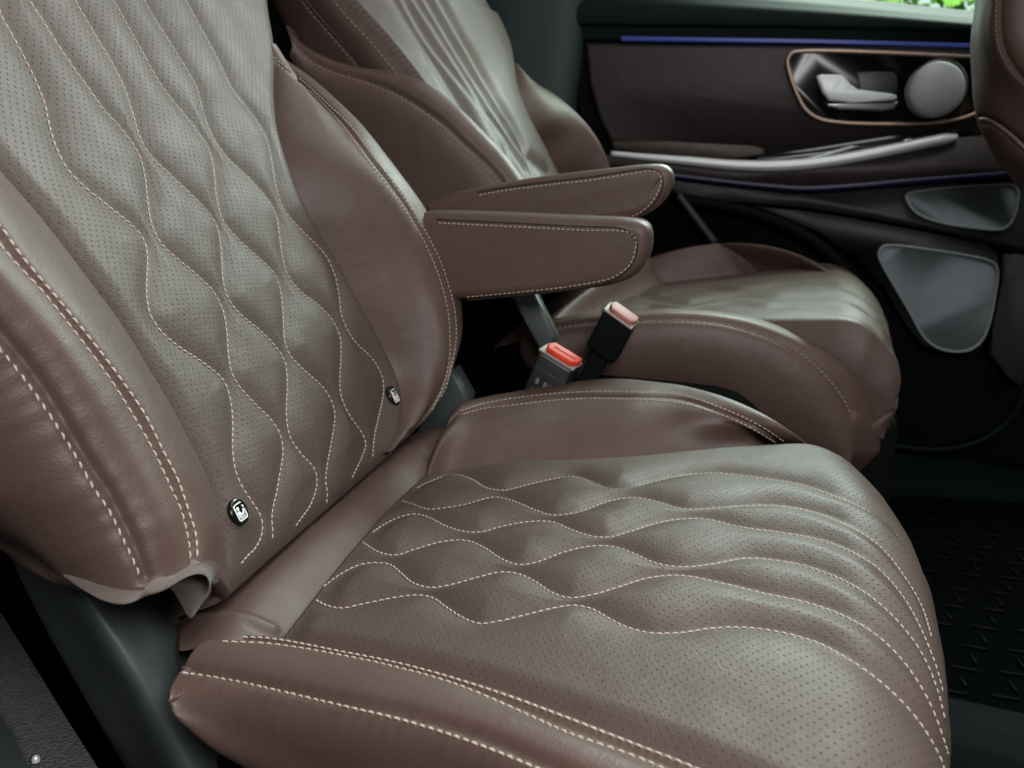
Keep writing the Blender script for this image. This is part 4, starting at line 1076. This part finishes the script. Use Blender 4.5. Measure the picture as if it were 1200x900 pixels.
# carpet beside and behind the near seat, lower left
cp = HZ([(-300,420),(-60,620),(0,716),(40,780),(78,842),(118,905),(170,990),(-100,1150),(-420,1000)], -.60)
struct('carpet', *slab(cp, (0, 0, -.10), .012), M_CARPET, True)
pm_ = HZ([(-120,720),(-10,822),(14,858),(42,925),(60,990),(-150,1080),(-300,900)], -.575)
tag(obj('door_sill', *slab(pm_, (0, 0, -.05), .012), mat('sill plastic', (.07, .082, .085), .45, bump=('noise', 700, .2, .0006))), 'grey plastic door sill edge at the lower left corner of the carpet', 'door sill')
sc_ = HZ([(42, 890)], -.592)[0]
V, Fc = [], []
for k, (rr, zz) in enumerate([(1, -.002), (.9, .002), (.55, .004), (.15, .005)]):
    for s in range(16): V.append(sc_ + A([.0042 * rr * math.cos(s * .3927), .0042 * rr * math.sin(s * .3927), zz]))
for k in range(3):
    for s in range(16): Fc.append((k*16 + s, k*16 + (s+1) % 16, (k+1)*16 + (s+1) % 16, (k+1)*16 + s))
Fc.append(tuple(48 + s for s in range(16)))
tag(obj('screw', V, Fc, mat('steel with painted glint', (.9, .9, .9), .35, .4)), 'small bright screw head in the charcoal carpet', 'screw')  # near-white base colour also stands in for the glint on the head

# front seat, only its edge in the frame
fs = thing('front_seat', 'brown leather front seat back cropped by the right edge, with curved seam and piping', 'front seat', HY([(1260, 520)], 1.95)[0])
o1 = [(1156,-110),(1150,-50),(1147,0),(1144,25),(1142,50),(1144,82),(1147,115),(1152,140),(1160,160),(1170,180),(1185,200),(1198,217),(1216,240)]
o2 = [(1182,-110),(1175,-50),(1172,0),(1171,25),(1175,55),(1187,78),(1200,93),(1222,110),(1245,130),(1262,150),(1275,175),(1285,205),(1295,245)]
L1 = catmull(HY(o1, 2.02), 90); L2 = catmull(HY(o2, 1.86), 90)
L3 = L2 + A([.16, -.03, 0]); L4 = L2 + A([.40, .02, 0])
GFs = spread([L1 + A([.10, .20, 0]), L1 + A([.012, .07, 0]), L1, L1 * .45 + L2 * .55 + A([-.012, -.02, 0]), L2, L3, L4], [5, 6, 12, 14, 14, 8])
fsm = cast(bvh_of(GFs), o2[:8])
pip = [(1150,139),(1158,140),(1166,143),(1180,153),(1199,170),(1225,190)]
fp = cast(bvh_of(GFs), pip)
GFs = seamed(GFs, [fsm[0], fp[0]], .006, .007, .003, .025)
fb = gobj('backrest', GFs, M_LEATHER, fs)
bvs = bvh_of(GFs)
stitches('stitching', [cast(bvs, [(x - 4, y + 2) for x, y in o2[:8]])], M_DARKTHREAD, fb, .0085, .0065, .0010)
pp = cast(bvs, pip)
if len(pp[0]) > 5: obj('piping', *tube(catmull(pp[0][::6] + pp[1][::6] * .002, 40), .0042, 8), leather('pale piping', (.17, .125, .11), .45), fb)

# outside: a leafy hedge in daylight seen through the far window
def hedge():
    t = thing('hedge', 'sunlit green hedge outside, blurred through the far window', 'hedge', (2.0, 7.6, -1.2))
    r = np.random.default_rng(5); n = 8000
    c = np.stack([r.uniform(-1.0, 6.5, n), 7.3 + r.uniform(0, .9, n), r.uniform(-.6, 2.3, n)], 1)
    keep = (noise3(c, 3.1, 9) + .25 * r.normal(size=n)) > -.75; c = c[keep]; n = len(c)
    V = np.zeros((n, 4, 3)); a = r.normal(size=(n, 3)); a /= np.linalg.norm(a, axis=1, keepdims=True)
    b = np.cross(a, r.normal(size=(n, 3))); b /= np.linalg.norm(b, axis=1, keepdims=True); s = r.uniform(.05, .11, n)[:, None]
    V[:, 0] = c - a * s; V[:, 1] = c + b * s * .55; V[:, 2] = c + a * s; V[:, 3] = c - b * s * .55
    m = mat('hedge leaves', (.10, .22, .035), .5, var=.5)
    obj('foliage', V.reshape(-1, 3), np.arange(n * 4).reshape(n, 4), m, t, False)
    mb = MB()
    for x in np.linspace(-.6, 6.2, 9):
        mb.add(*tube(catmull([(x, 7.8, -1.2), (x + .1, 7.75, 0), (x - .05, 7.8, 1.0), (x + .15, 7.8, 2.1)], 14), np.linspace(.06, .02, 14), 8))
    mb.build('stems', mat('bark', (.10, .075, .05), .9), t)
hedge()
struct('ground', *slab([(-30, -30, -1.75), (40, -30, -1.75), (40, 60, -1.75), (-30, 60, -1.75)], (0, 0, -.1), 0), mat('pale paving', (.30, .30, .29), .9, bump=('noise', 30, .3, .01)))
struct('sky', *slab([(-20, 22, -6), (40, 22, -6), (40, 22, 25), (-20, 22, 25)], (0, .1, 0), 0), mat('bright overcast sky', (.8, .9, .9), 1, emit=((.82, .95, .92), .95)))
def area(name, loc, to, sx, sy, power, col):
    l = bpy.data.lights.new(name, 'AREA'); l.shape = 'RECTANGLE'; l.size = sx * K; l.size_y = sy * K; l.energy = power; l.color = col
    o = bpy.data.objects.new(name, l); coll.objects.link(o); o.location = A(loc) * K
    o.rotation_euler = (Vector(A(to) - A(loc))).to_track_quat('-Z', 'Y').to_euler()
    return o
w = bpy.data.worlds.new('World'); scene.world = w; w.use_nodes = True
w.node_tree.nodes['Background'].inputs['Color'].default_value = (.55, .75, .72, 1)
w.node_tree.nodes['Background'].inputs['Strength'].default_value = .018
area('door_opening_light', (.40, -.28, .58), (.0, .8, -.4), .9, .45, 8.6, (1, .98, .97))
area('windscreen_light', (2.0, 1.7, 1.15), (-.2, .9, -.2), 1.6, .7, 1.8, (.94, 1, .97))
area('far_side_sky_light', (.5, 4.6, 1.9), (.1, .9, -.3), 2.6, 1.3, 120, (.94, 1, .97))
area('overhead_fill_light', (.5, 1.5, 1.9), (.25, .75, -.4), 1.2, .8, 7, (1, 1, .98))  # added fill from above
area('hedge_fill_light', (2.5, 4.6, 3.4), (2.6, 7.6, .6), 3.5, 2.0, 420, (1, .98, .9))  # lamp added outside to brighten the hedge in place of daylight
scene.view_settings.view_transform = 'Standard'; scene.view_settings.look = 'None'; scene.view_settings.exposure = .08
